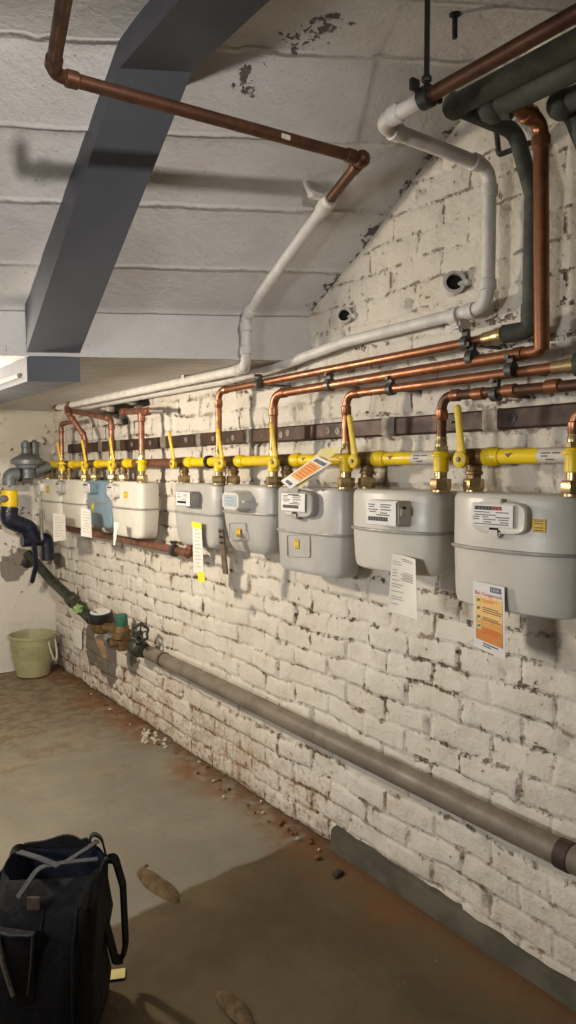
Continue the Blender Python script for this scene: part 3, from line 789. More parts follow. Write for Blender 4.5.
# ------------------------------------------------------------------ brown rail on the wall
t = thing('mounting_rail', 'long dark brown mounting rail on the brick wall behind the yellow levers', 'rail', (XW, 2.1, 1.22))
ra = MB()
rings = []
for y in fr(.3, 3.82, .05):
    z0 = 1.2445 + .002 * noise.noise(V((y * 2, 0, 5)))
    rings.append([V((XW + .012, y, z0 + .0235)), V((XW - .022, y, z0 + .0235)), V((XW - .026, y, z0 + .019)), V((XW - .026, y, z0 - .019)), V((XW - .022, y, z0 - .0235)), V((XW + .012, y, z0 - .0235))])
ra.loft(rings); ra.build('bar', M['rail'], t)
for (px, wd) in ((490, .050), (388, .055), (248, .055), (198, .05), (163, .055), (118, .05), (100, .05)):
    y = onX(px, 430, XW - .026).y; b = MB(); b.box((XW - .011, y, 1.2445), (.034, wd, .050), .004)
    b.build('bracket_band', M['zinc_dull'], t)
for px in (512, 455, 338, 328, 288, 281, 233, 213, 186, 150, 132, 455):
    y = onX(px, 430, XW - .026).y; b = MB(); c = V((XW - .0255, y, 1.2445 + random.uniform(-.003, .003)))
    b.lathe(c, (-1, 0, 0), [(0, .0105), (.0025, .0105), (.0025, .006), (.0008, .006)], 16, cap=False); b.lathe(c, (-1, 0, 0), [(.0, .006), (.001, .006)], 12)
    b.build('bolt_hole', M['zinc_dull'] if px not in (512, 455) else M['black'], t)

# ------------------------------------------------------------------ copper outlet pipes
def copper_run(label, pts, r, bend, mat, base, group=None, clips=(), extra=None, fitmat=None, axis=(0, 1, 0), cat='pipe', name='copper_pipe'):
    t = thing(name, label, cat, base, group)
    MB().tube(pts, r, 16, bend).build('tube', mat, t)
    fittings(t, fitmat or mat, pts, r, bend)
    if extra: extra(t, fitmat or mat)
    for c in clips: clip(c, axis, r, XW, parent=t)
    return t
rc = .0110
G = 'copper outlet pipes on the meter wall'
zc = 1.196
P1 = onX(530, 330, 1.25)
# first: to M1
yA = YO['M1']
def brass_end(c, d):
    def f(mb): pass
    return f
t = copper_run('top of the three long copper pipes, turning down to the taped-note meter',
    [(1.266, .94, 1.416), (1.260, 1.03, 1.410), (XO, yA + 0, 1.395), (XO, yA, zc)], rc, .035, M['copper'], (XO, yA, zc), G,
    [onX(466, 343, 1.245), onX(259, 384, 1.238)])
b = MB(); b.lathe((1.2625, .985, 1.4125), (0, -1, .07), [(-.03, .0125), (-.028, .0145), (0, .0145), (.004, .0165), (.022, .0165), (.024, .013)], 18); b.build('brass_connector', M['brass'], t)
# second: riser and long run to M2
yA = YO['M2']; yR = onX(544, 240, XO).y
t = copper_run('shiny copper riser at the right, bending into the middle long pipe',
    [(1.15, yR + .012, 1.815), (XO, yR + .012, 1.808), (XO, yR, 1.366)], .0150, .034, M['copper'], (XO, yA, zc), G)
pts = [(XO, yR, 1.40), (XO, yR, 1.366), (XO, yA, 1.357), (XO, yA, zc)]
MB().tube(pts, .0128, 16, .045).build('tube', M['copper'], t)
fittings(t, M['copper'], pts, .0122, .045)
for px, py in ((472, 358), (330, 385)): clip(onX(px, py, XO), (0, 1, 0), .0125, XW, parent=t)
# third: to M3
yA = YO['M3']
t = copper_run('lowest of the three long copper pipes, turning down to the tall meter',
    [(1.252, .775, 1.330), (XO, yA, 1.329), (XO, yA, zc)], rc, .034, M['copper'], (XO, yA, zc), G,
    [onX(511, 370, 1.237), onX(391, 389, XO)])
b = MB(); b.lathe((1.2515, .80, 1.330), (0, 1, 0), [(-.02, .013), (-.018, .016), (.004, .016), (.006, .0135), (.035, .0135), (.037, .011)], 18); b.build('brass_connector', M['brass'], t)
# fourth: M4
yA = YO['M4']
def ext4(t, m_):
    for yy in (yA - .12, yA - .20, yA - .30): MB().lathe((XO, yy, 1.294), (0, 1, 0), [(0, .0115), (.002, .0138), (.030, .0138), (.032, .0115)], 16).build('solder_sleeve', m_, t)
t = copper_run('short copper pipe bending right from the outlet above the meter with the white form',
    [(XO, .40, 1.285), (XO, yA, 1.297), (XO, yA, zc)], .0112, .032, M['copper_old'], (XO, yA, zc), G, [onX(496, 394, XO)], ext4, M['copper'])
# fifth: M5 (only its foot is in view)
yA = YO['M5']
copper_run('copper pipe rising from the outlet of the nearest meter at the right edge',
    [(XO, yA, zc), (XO, yA, 1.240), (XO, .42, 1.238)], .0112, .03, M['copper'], (XO, yA, zc), G)

# back group
yA = YO['D']
h = onX(140, 411, XO)
t = thing('copper_pipe', 'copper T-shaped pipe above the large pale cream meter, ending in the broken wall', 'pipe', (XO, yA, zc), G)
MB().tube([(XO, yA, zc), (XO, yA, h.z)], .0125, 14).build('tube', M['copper_dull'], t)
f = MB(); a, b_ = onX(124, 412, XO + .01), onX(150, 411, XO)
f.tube([a, (XO, yA, h.z), b_], .0135, 14); f.lathe(V((XO, yA, h.z - .045)), (0, 0, 1), [(0, .013), (.003, .016), (.03, .016)], 14)
for c in (a, b_ - V((0, -.03, 0))): f.lathe(c, (0, 1, 0), [(-.018, .014), (-.016, .017), (.016, .017), (.018, .014)], 14)
f.build('tee_fitting', M['copper_dull'], t)
MB().tube([b_, onX(164, 411, XO + .03)], .008, 10).build('stub', M['zinc_dull'], t)
yA = YO['C']
e = onX(80, 417, XO - .02)
copper_run('copper pipe from the blue meter bending left under the low ceiling',
    [(XO, yA, zc), (XO, yA, onX(112, 419, XO).z), (XO - .01, e.y - .08, e.z + .01), (XO - .03, e.y + .10, e.z + .035)], .0125, .03, M['copper_dull'], (XO, yA, zc), G)
yA = YO['B']
copper_run('copper pipe with slanting offset rising from the second meter of the back row',
    [(XO, yA, zc), (XO, yA, onX(85, 436, XO).z), onX(70, 416, XO - .05), onX(66, 407, XO - .05), onX(72, 403, XO - .03)], .0125, .03, M['copper_dull'], (XO, yA, zc), G)
yA = YO['A']
copper_run('copper pipe rising from the rearmost meter and bending right',
    [(XO, yA, zc), (XO, yA, onX(62, 424, XO).z), onX(75, 421, XO - .0)], .0115, .025, M['copper_dull'], (XO, yA, zc), G)

# lower copper pipe along the wall, under the meters
a = onX(187, 553, 1.27)
pts = [onX(66, 528, 1.30), onX(100, 536, 1.30), onX(150, 546, 1.285), a, V((1.262, a.y - .03, a.z + .01)), V((1.262, a.y - .03, .868))]
pts = [onX(66, 528, 1.30), V((1.29, a.y + .3, a.z)), V((1.275, a.y - .03, a.z)), V((1.275, a.y - .03, .866))]
t = copper_run('dull copper pipe running behind the back meters, elbowing up under the taped-note meter', pts, .0165, .03, M['copper_dull'], pts[-1], None, [V((1.27, a.y + .10, a.z))], None, M['copper_dull'])
# painted gas pipes under the ceiling ---------------------------------------
nF = V((-.588, -1, 0)).normalized()            # outward normal of the upright face
nS = V((-.588 * (ZC - ZF) / RUN, -(ZC - ZF) / RUN, -1)).normalized()
pS = V((XW, Yf(XW), ZF))
t = thing('gas_pipe', 'brown copper pipe crossing the stair soffit, continuing as painted pipe down the slope', 'pipe', (.8, 1.4, 1.86))
zc_ = 1.83
q1, q2 = onZ(52, 74, zc_), onZ(362, 159, zc_)
q0 = onZ(66, -12, zc_ + .015)
qs = onPlane(327, 203, pS + nS * .035, nS); qm = onPlane(262, 292, pS + nS * .035, nS)
qv = onPlane(246, 318, V((XW, Yf(XW), 0)) + nF * .030, nF)
qd = V((qv.x, qv.y, 1.440)); 
q2b = q2 + V((0, 0, 0))
pc = [q0, q1, q2, qs + (q2 - qs) * .12]
MB().tube(pc, .0125, 16, .03).build('copper_section', M['copper_old'], t)
fittings(t, M['copper_old'], pc, .0125, .03); MB().ball(q2, .0195, 12).build('elbow', M['copper_old'], t)
MB().box(q1.lerp(q2, .70) + V((-.004, -.0125, -.004)), (.022, .004, .010), .001).build('paint_daub', M['flake'], t)
pp = [qs + (q2 - qs) * .10, qs, qm, qv, qd, V((1.215, qd.y + .10, 1.442)), V((1.22, 3.62, 1.444))]
MB().tube(pp, .0155, 16, .035).build('painted_section', M['paint_pipe'], t)
fittings(t, M['paint_pipe'], pp, .0155, .035)
f = MB(); f.lathe(qs, (qm - qs), [(-.02, .017), (-.018, .021), (.012, .021), (.014, .017)], 14)
f.build('painted_sleeve', M['paint_pipe'], t)
mb = MB(); cdir = (q2 - qs).normalized(); c0 = qs + V((-.03, 0, .01)); mb.box(c0, (.05, .022, .012), .003); mb.tube([c0 + V((-.02, 0, 0)), c0 + V((-.02, .03, .05))], .008, 8); mb.build('pipe_clip', M['paint_pipe'], t)
cc = onX(188, 377, 1.22); clip(cc, (0, 1, 0), .0155, None, parent=t, mat=M['paint_pipe'])
e = V((1.22, 3.62, 1.444)); f = MB(); f.lathe(e, (0, 1, 0), [(-.01, .016), (-.008, .019), (.02, .019), (.022, .015), (.05, .015)], 14); f.build('copper_end', M['copper_dull'], t)

t = thing('gas_pipe', 'white painted pipe along the wall top, looping up to a hanging copper length', 'pipe', (1.3, 1.5, 1.46))
zt_ = 1.787
vt = onX(490, 178, 1.305); hx_ = onZ(368, 130, zt_)
vb = onX(492, 302, 1.305)
corner = V((1.305, vt.y, zt_))
pv = [V((1.295, 3.60, 1.440)), V((1.300, 2.15, 1.438)), V((1.300, 1.86, 1.446)), onX(345, 342, 1.303), V((1.305, vt.y, onX(455, 314, 1.305).z)), corner, V((hx_.x, vt.y, zt_)), V((hx_.x + .0, onZ(428, 98, zt_).y + .0, zt_))]
MB().tube(pv, .0148, 16, .04).build('painted_section', M['paint_pipe'], t)
fittings(t, M['paint_pipe'], pv, .0148, .04)
f = MB(); f.lathe(onX(455, 316, 1.304), (0, 1, 0), [(-.014, .016), (-.012, .0205), (.012, .0205), (.014, .016)], 14); f.build('painted_sleeve', M['paint_pipe'], t)
ce = V((hx_.x, onZ(428, 98, zt_).y, zt_))
MB().tube([ce + V((0, .01, 0)), V((hx_.x + .004, -.9, zt_ + .004))], .0128, 16).build('copper_section', M['copper_old'], t)
f = MB(); f.lathe(ce, (0, 1, 0), [(-.012, .015), (-.010, .0195), (.010, .0195), (.012, .015)], 18); f.box(ce + V((-.030, 0, .012)), (.02, .010, .02), .002); f.box(ce + V((.028, 0, .006)), (.02, .010, .014), .002)
f.build('pipe_clip', M['steel_dark'], t)
f = MB(); f.tube([ce + V((0, 0, .02)), V((ce.x, ce.y, ZC + .004))], .005, 8); f.hexnut(ce + V((0, 0, .026)), (0, 0, 1), .009, .010); f.build('hanger_rod', M['steel_dark'], t)
f = MB(); cc = onX(455, 322, 1.30); f.box(cc + V((.02, 0, -.004)), (.05, .03, .022), .006); f.build('wall_bracket', M['paint_pipe'], t)

# lagged pipes under the landing ------------------------------------------------
zl = 1.83
e1 = onZ(455, 106, zl); e1w = V((1.268, e1.y, zl))
t = thing('lagged_pipe', 'dark green-grey lagged pipe turning to the wall and dropping behind the copper riser', 'pipe', (1.27, .9, 1.41), 'lagged pipes under the landing')
pl = [(e1.x, -.9, zl + .01), (e1.x, e1.y, zl), (1.268, e1.y - .004, zl), (1.268, .886, 1.418), (1.262, .93, 1.418)]
pl = [V((e1.x, -.9, zl + .01)), V((e1.x, e1.y, zl)), V((1.272, e1.y - .01, zl)), V((1.272, .889, 1.418)), V((1.260, .935, 1.416))]
MB().tube(pl[:2] + [V((1.285, e1.y - .004, zl)), V((1.285, .915, zl - .14)), V((1.285, .915, 1.45))], .0165, 16, .03).build('tube', M['lagging'], t)
f = MB(); f.tube([V((1.285, .915, 1.47)), V((1.285, .915, 1.418)), V((1.262, .965, 1.414))], .019, 14, .02); f.build('elbow_cover', M['lagging'], t)
MB().ball(pl[1], .025, 14).build('elbow_cover', M['lagging'], t); MB().tube([pl[1], V((e1.x, .62, zl))], .021, 14).build('lagging_sleeve', M['lagging'], t)
e2 = onZ(494, 106, 1.82)
t = thing('lagged_pipe', 'thick lagged pipe in the dark top corner feeding the shiny copper riser', 'pipe', tuple(e2), 'lagged pipes under the landing')
MB().tube([(e2.x, -.9, 1.825), e2, (1.16, yR + .012, 1.815)], .026, 16, .035).build('tube', M['lagging'], t)
MB().ball(e2, .031, 14).build('elbow_cover', M['lagging'], t)
e3 = onZ(562, 104, 1.82)
t = thing('lagged_pipe', 'lagged pipe at the right edge dropping down to the lowest long copper pipe', 'pipe', tuple(e3), 'lagged pipes under the landing')
MB().tube([(e3.x, -.9, 1.825), e3, (1.285, e3.y + .0, 1.818), (1.285, .735, 1.6), (1.265, .735, 1.33), (1.252, .79, 1.33)], .022, 16, .03).build('tube', M['lagging'], t)
MB().ball(e3, .029, 14).build('elbow_cover', M['lagging'], t)

# hook bracket on the wall
a, b, c = onX(496, 128, 1.33), onX(499, 155, 1.31), onX(530, 143, 1.31)
mb = MB(); mb.tube([V((XW, a.y, a.z)), a, b, c], .006, 10, .012)
tag(mb.build('pipe_hook', M['lagging'], base=b), 'bent dark iron hook on the wall under the lagged pipes', 'hook')
# bolt hanging from the landing soffit
c = onZ(455, 14, ZC - .002)
t = thing('ceiling_bolt', 'single dark bolt hanging from the landing soffit beside the hanger rod', 'bolt', tuple(c))
MB().lathe(c + V((0, 0, .008)), (0, 0, -1), [(0, .012), (.010, .012), (.013, .007)], 12).build('collar', M['steel_dark'], t)
MB().lathe(c, (0, 0, -1), [(0, .0055), (.045, .0055), (.047, .004)], 10).build('shank', M['steel_dark'], t)

# open pipe stubs in the wall
for px, py, lab in ((445, 287, 'short open pipe stub in the wall beside the white loop of pipe'), (338, 319, 'short open pipe stub in the wall close to the ceiling corner')):
    c = onX(px, py, XW - .02); t = thing('pipe_stub', lab, 'pipe stub', (XW, c.y, c.z), 'open pipe stubs in the wall')
    d = V((-.72, -.68, .05)); rr = .024 if px > 400 else .020
    MB().lathe(c + V((.03, 0, 0)), d, [(0, rr * 1.0), (.045, rr * 1.0), (.047, rr * 1.1), (.058, rr * 1.1), (.058, rr * .8), (.02, rr * .78)], 18, cap=False).build('collar', M['paint_pipe'], t)
    MB().lathe(c + V((.03, 0, 0)), d, [(.018, rr * .77), (.046, rr * .785)], 16).build('bore', M['cavity'], t)  # solid plug, the shade of the open bore put into its colour
    MB().box(c + V((.012, -.050, .0)), (.02, .035, .012), .003).build('lug', M['paint_pipe'], t)

# ================================================================== back corner: service entry
YR = 3.93
c = onY(27, 462, YR)
t = thing('pressure_regulator', 'grey round-bodied gas pressure regulator with two upright caps in the corner', 'regulator', tuple(c))
MB().lathe(c + V((0, 0, -.045)), (0, 0, 1), [(0, .03), (.012, .055), (.03, .06), (.034, .082), (.052, .084), (.058, .082), (.075, .055), (.09, .03)], 26).build('diaphragm_housing', M['regul'], t)
MB().lathe(c + V((0, 0, -.09)), (0, 0, 1), [(0, .03), (.005, .04), (.06, .04)], 20).build('lower_body', M['regul'], t)
for dx, h in ((-.006, .085), (.05, .090)):
    MB().lathe(c + V((dx, -.0 if dx < 0 else .03, .03)), (0, 0, 1), [(0, .026), (.02, .022), (h - .04, .022), (h - .038, .025), (h - .012, .025), (h - .008, .012), (h, .011)], 18).build('spring_cap', M['regul'], t)
lft = onY(9, 474, YR)
cl = V((c.x, YR, lft.z))
f = MB(); f.tube([V((c.x, YR, lft.z)), V((lft.x, YR, lft.z)), V((lft.x, YR, lft.z - .06))], .034, 18, .05); f.build('inlet_elbow', M['regul'], t)
f = MB(); f.lathe(V((c.x - .035, YR, lft.z)), (-1, 0, 0), [(0, .041), (.012, .041)], 20); f.build('clamp_ring', M['black'], t)
MB().tube([V((c.x + .04, YR, lft.z + .015)), V((XM - .01, YR - .0, ZM - .01)), V((XM, YI['A'] + .03, ZM))], .022, 14, .03).build('outlet_pipe', M['regul'], t)
yb0, yb1 = onY(11, 490, YR), onY(11, 507, YR)
t = thing('main_cock', 'thick yellow main shut-off fitting below the grey elbow in the corner', 'valve', (lft.x, YR, yb1.z))
MB().lathe((lft.x, YR, yb1.z), (0, 0, 1), [(0, .036), (.004, .041), (yb0.z - yb1.z - .004, .041), (yb0.z - yb1.z, .036)], 22).build('body', M['yellow'], t)
MB().lathe((lft.x - .02, YR - .02, (yb0.z + yb1.z) / 2), (-.7, -.5, 0), [(0, .018), (.035, .018), (.04, .012)], 14).build('stem_cap', M['zinc_dull'], t)
# navy wrapped service pipe
k = [V((lft.x, YR, yb1.z)), onY(8, 520, YR), onY(28, 528, YR), onY(35, 541, YR), onY(33, 556, YR + .06)]
t = thing('wrapped_pipe', 'navy wrapped service pipe snaking down from the yellow main fitting', 'pipe', tuple(k[2]))
MB().tube(k[:4], .045, 18, .04).build('sleeve', M['navy'], t)
m1, m2 = onY(22, 541, YR), onY(47, 538, YR)
MB().tube([m1, onY(36, 540, YR), m2, onY(48, 560, YR)], .034, 16, .03).build('branch', M['navy'], t)
MB().tube([onY(34, 538, YR - .03), onY(36, 566, YR), onY(32, 582, YR + .05)], .013, 10).build('hanging_end', M['navy'], t)
MB().tube([onY(41, 510, YR - .03), onY(42, 540, YR - .03)], .009, 10).build('strut', M['zinc_dull'], t)

# ------------------------------------------------------------------ water service
gA, gB = V((onY(36, 563, 4.08).x, 4.08, onY(36, 563, 4.08).z)), onX(94, 622, 1.285)
t = thing('water_pipe', 'dark green water pipe slanting down the wall from the corner', 'pipe', tuple(gB))
gm = gA.lerp(gB, .68)
wob = [gA, gA.lerp(gB, .3) + V((.0, 0, -.01)), gm, gB]
MB().tube([V((gA.x - .03, YB + .0, gA.z + .05)), gA] + wob[1:3], .026, 14, .03).build('tube', M['green_pipe'], t)
d = (gB - gm).normalized()
MB().lathe(gm - d * .05, d, [(0, .027), (.004, .035), (.06, .036), (.065, .028), (.10, .030), (.14, .034), (.16, .028), ((gB - gm).length + .02, .026)], 16).build('fittings', M['green_pipe'], t)
MB().lathe(V((gA.x - .035, 4.135, gA.z + .0)), (0, -1, 0), [(0, .03), (.01, .03), (.014, .02)], 18).build('wall_flange', M['steel_dark'], t)
tg = onX(78, 609, 1.25)
mb = MB(); 
mb.ball(tg, .034, 18, (.6, 1, .6), .9)
tag(mb.build('seal_tag', M['green_tag'], base=tg), 'crumpled light green tag on the dark slanting water pipe', 'tag')
wm = onX(101, 622, 1.275)
t = thing('water_meter', 'old water meter with white dial set in the dark pipe near the floor', 'water meter', tuple(wm))
ax = V((-.15, 0, 1))
MB().lathe(wm + V((0, 0, -.055)), (0, 0, 1), [(0, .025), (.01, .042), (.04, .052), (.062, .055)], 20).build('brass_body', M['bronze'], t)
MB().lathe(wm + V((0, 0, .004)), (-.1, -.1, 1), [(0, .056), (.02, .06), (.042, .058), (.046, .05)], 22).build('register_housing', M['black'], t)
MB().lathe(wm + V((-.005, -.005, .049)), (-.1, -.1, 1), [(0, .047), (.003, .047)], 22).build('dial', M['glass_dial'], t)
pr = MB()
for i in range(5): pr.box(wm + V((-.03 + .0, -.024 + .012 * i, .0535)), (.010, .007, .0012), 0)
pr.build('dial_marks', M['ink'], t)
wv = onX(122, 632, 1.285)
MB().tube([gB, wm + V((0, .05, -.015))], .025, 12).build('inlet_tail', M['steel_dark'], t)
MB().tube([wm + V((0, -.045, -.015)), wv + V((0, .06, -.0))], .022, 12).build('outlet_tail', M['bronze'], t)
t = thing('strainer_valve', 'brown strainer valve with green cap between water meter and handwheel', 'valve', tuple(wv))
MB().lathe(wv + V((0, 0, -.085)), (0, 0, 1), [(0, .015), (.008, .028), (.05, .034), (.06, .045), (.085, .045), (.09, .034), (.115, .030)], 18).build('body', M['bronze'], t)
MB().lathe(wv + V((0, .06, -.005)), (0, -1, 0), [(0, .03), (.012, .03), (.014, .024), (.10, .024), (.104, .03), (.12, .03)], 16).build('pipe_body', M['bronze'], t)
MB().lathe(wv + V((0, 0, .03)), (0, 0, 1), [(0, .024), (.004, .027), (.046, .026), (.052, .020)], 18).build('cap', M['green_cap'], t, label='green cap')
MB().lathe(wv + V((-.03, 0, -.045)), (-1, 0, 0), [(0, .02), (.022, .018), (.025, .010)], 14).build('drain_plug', M['bronze'], t)
wh = onX(138, 645, 1.29); wc = onX(140, 633, 1.26)
t = thing('stop_valve', 'dark stop valve with round handwheel at the end of the long grey pipe', 'valve', tuple(wh))
MB().lathe(V((1.295, wh.y + .06, .362)), (0, -1, 0), [(0, .028), (.02, .03), (.03, .038), (.07, .038), (.08, .03), (.11, .032)], 16).build('body', M['green_pipe'], t)
ax = (wc - V((1.295, wh.y + .01, .362))).normalized()
MB().tube([V((1.295, wh.y + .01, .362)), wc], .014, 12).build('spindle', M['green_pipe'], t)
hw = MB(); ax = V((-.75, -.55, .25)).normalized(); u = V((0, 0, 1)); u = (u - ax * u.dot(ax)).normalized(); w_ = ax.cross(u)
n = 40; ring = [wc + (u * math.cos(2 * PI * i / n) + w_ * math.sin(2 * PI * i / n)) * (.036 + .004 * math.cos(6 * 2 * PI * i / n)) for i in range(n + 1)]
hw.tube(ring, .006, 8, 0, False)
for i in range(5): hw.tube([wc, wc + (u * math.cos(2 * PI * i / 5) + w_ * math.sin(2 * PI * i / 5)) * .035], .004, 6)
hw.ball(wc, .010, 8); hw.build('handwheel', M['steel_dark'], t)
# long pipe
t = thing('long_pipe', 'thick grey-brown pipe running low along the brick wall toward the camera', 'pipe', (1.315, 2.0, .36))
za = .358; y0 = onX(147, 652, 1.315).y
MB().tube([(1.318, y0, .350), (1.318, 1.6, .341), (1.318, .2, .331)], .029, 20).build('tube', M['waste'], t)
for px, py, ln, m_ in ((164, 663, .012, 'waste_dark'), (566, 850, .030, 'waste_dark')):
    p = onX(px, py, 1.318); MB().lathe((1.318, p.y + ln / 2, .350 - (y0 - p.y) * .0075), (0, -1, 0), [(0, .029), (.001, .0315), (ln, .0315), (ln + .001, .029)], 20).build('collar', M[m_], t)
for px in (300, 470):
    p = onX(px, 760, 1.318)
    f = MB(); f.tube([(1.318, p.y, .318), (XW + .01, p.y, .318)], .006, 8); f.build('wall_hook', M['waste_dark'], t)
# white card and wooden wedge on the wall below the water meter
a, b = onX(74, 626, 1.345), onX(82, 649, 1.345)
sh = Sheet((1.345, a.y, a.z), (1.345, b.y, a.z), (1.345, a.y, b.z), (1.345, b.y, b.z), (-1, 0, 0), .002, 0, .008)
tag(sh.body(4, 2).build('cover_plate', M['paper'], base=(1.35, a.y, b.z)), 'blank off-white rectangular plate on the wall under the dark slanting pipe', 'plate')
a, b = onX(98, 640, 1.335), onX(102, 659, 1.335)
mb = MB(); mb.loft([[V((1.365, a.y + .03, a.z)), V((1.365, a.y - .035, a.z)), V((1.33, a.y - .035, a.z)), V((1.33, a.y + .03, a.z))], [V((1.365, b.y + .03, b.z)), V((1.365, b.y - .002, b.z)), V((1.35, b.y - .002, b.z)), V((1.35, b.y + .03, b.z))]])
tag(mb.build('wooden_wedge', M['wood'], base=(1.35, b.y, b.z)), 'pale wooden wedge against the wall under the water meter', 'wedge')

# ================================================================== papers
# warning card on the nearest meter
mm = METERS['M5'][1]
def hang(px4, X0, X1, n=(-1, 0, 0), **k):
    (tlx, tly), (trx, try_), (blx, bly), (brx, bry) = px4
    return Sheet(onX(tlx, tly, X0), onX(trx, try_, X0), onX(blx, bly, X1), onX(brx, bry, X1), n, **k)
XA = METER_X - .052 * 1.50 - .006
sh = hang(((473, 580.5), (504.5, 587), (474.5, 646), (505.5, 660)), XA, XA - .002)
t = tag(bpy.data.objects.new('warning_card', None), 'white and orange gas warning card on the lower front of the nearest meter', 'card')
COL.objects.link(t); t.location = sh.pt(.5, 1); t['_base'] = tuple(sh.pt(.5, 1))
sh.body(4, 4).build('card', M['label'], t)
for i, (v0, v1, m_) in enumerate(((.21, .33, 'orange_pale'), (.33, .52, 'orange_pale'), (.52, .66, 'orange'), (.66, .86, 'orange_deep'))):
    mb = MB(); sh.patch(mb, .07, v0, .93, v1); mb.build('colour_band', M[m_], t)
mb = MB(); sh.patch(mb, .56, .04, .90, .115); mb.build('logo_box', M['logo'], t)
mb = MB(); sh.text(mb, 'NGN', .61, .055, .85, .10); mb.build('logo_lettering', M['label'], t)
mb = MB(); sh.text(mb, 'Bei Gasgeruch', .07, .135, .92, .205); mb.build('heading', M['orange_text'], t)
mb = MB()
for v0 in (.225, .35, .48, .615): sh.patch(mb, .10, v0, .25, v0 + .085, .0008)
mb.build('pictograms', M['paper_y'], t)
mb = MB()
for v0 in (.245, .365, .495, .63):
    sh.patch(mb, .135, v0 + .005, .165, v0 + .05, .0012); sh.patch(mb, .18, v0, .225, v0 + .035, .0012)
for v0, e_ in ((.355, .8), (.385, .92), (.415, .9), (.50, .8), (.53, .86)): sh.patch(mb, .31, v0, e_, v0 + .012, .0008)
for v0, e_ in ((.885, .78), (.92, .55)): sh.patch(mb, .30, v0, e_, v0 + .018, .0004)
mb.build('printed_text', M['ink'], t)
mb = MB()
for v0, e_ in ((.245, .80), (.27, .66), (.655, .84), (.69, .86), (.725, .8)): sh.patch(mb, .31, v0, e_, v0 + .010, .0008)
mb.build('printed_text', M['orange_text'], t)
# white form hanging from M4
XB = METER_X - .050 * 1.48 - .006
sh = hang(((392, 553), (415.5, 559.5), (388, 611.5), (417.5, 620)), XB, XB - .035, curl=-.006)
t = tag(bpy.data.objects.new('paper_form', None), 'white printed paper form hanging from the second meter from the right', 'paper')
COL.objects.link(t); t.location = sh.pt(.5, 1); t['_base'] = tuple(sh.pt(.5, 1))
sh.body(10, 6).build('sheet', M['paper'], t)
mb = MB()
for v0, e_ in ((.13, .32), (.17, .38), (.27, .2), (.32, .22), (.37, .22), (.44, .3), (.51, .45), (.55, .36), (.63, .46), (.72, .42), (.76, .46), (.84, .3)): sh.patch(mb, .07, v0, e_, v0 + .010)
mb.build('printed_text', M['ink_soft'], t)
mb = MB()
for i, v0 in enumerate((.06, .09, .29, .32, .345, .37, .395, .42)): sh.patch(mb, .34 + .05 * (i % 3), v0, .82 + .04 * (i % 2), v0 + .012)
mb.build('handwriting', M['ink_soft'], t)
mb = MB(); sh.patch(mb, .46, .055, .51, .075); mb.build('hole', M['ink'], t)
# strip with yellow tapes at M1
XC = METER_X - .049 - .010
sh = hang(((192.5, 523), (201.5, 525), (193.5, 572), (204, 574)), XC, XC + .01, curl=-.004)
t = tag(bpy.data.objects.new('paper_strip', None), 'narrow white paper strip fixed with yellow tape to the meter above the copper elbow', 'paper')
COL.objects.link(t); t.location = sh.pt(.5, 1); t['_base'] = tuple(sh.pt(.5, 1))
sh.body(8, 4).build('sheet', M['paper'], t)
mb = MB()
for i in range(11): sh.patch(mb, .2, .12 + .075 * i, .55 + .15 * (i % 3), .128 + .075 * i)
mb.build('handwriting', M['ink_soft'], t)
mb = MB(); sh.patch(mb, -.05, -.03, 1.05, .09); mb.build('tape', M['tape'], t)
mb = MB(); sh.patch(mb, .35, .97, 1.15, 1.18, .0004, .0006); mb.build('tape', M['tape'], t)
# brown strap beside it
p = [onX(221, 529, 1.175), onX(222.5, 545, 1.175), onX(225.5, 574, 1.19)]
mb = MB(); rings = []
for i, c in enumerate(p): rings.append([c + V(d_) for d_ in ((.003, .014, 0), (-.002, .014, 0), (-.002, -.014, 0), (.003, -.014, 0))])
mb.loft(rings)
tt = thing('hanging_strap', 'brown strap hanging between the taped meter and the rounded meter', 'strap', tuple(p[2]))
mb.build('strap', M['strap_brown'], tt)
mb = MB()
for k_ in (.15, .5, .85): mb.box(p[0].lerp(p[1], k_) + V((-.0035, 0, 0)), (.003, .020, .006), .001)
mb.build('holes', M['cavity'], tt)
# back row cards
for px4, X, lab in ((((53, 513.5), (65, 514.5), (53.5, 541.5), (66, 540)), 1.165, 'white card with cut corner hanging under the second pale meter from the back corner'),
                    (((81, 508), (90.5, 510), (81, 536), (92, 538)), 1.165, 'white card hanging in front of the blue meter'),
                    (((114, 522), (119, 524), (113.5, 545), (114.6, 546)), 1.168, 'small folded paper hanging at the foot of the large cream meter')):
    sh = hang(px4, X, X - .01, curl=-.006)
    t = tag(bpy.data.objects.new('meter_card', None), lab, 'card', 'cards hanging on the back meters')
    COL.objects.link(t); t.location = sh.pt(.5, 1); t['_base'] = tuple(sh.pt(.5, 1))
    sh.body(6, 4).build('sheet', M['paper'], t)
    mb = MB()
    for i in range(8): sh.patch(mb, .12, .12 + .1 * i, .6 + .12 * (i % 3), .13 + .1 * i)
    mb.build('printed_text', M['ink_soft'], t)
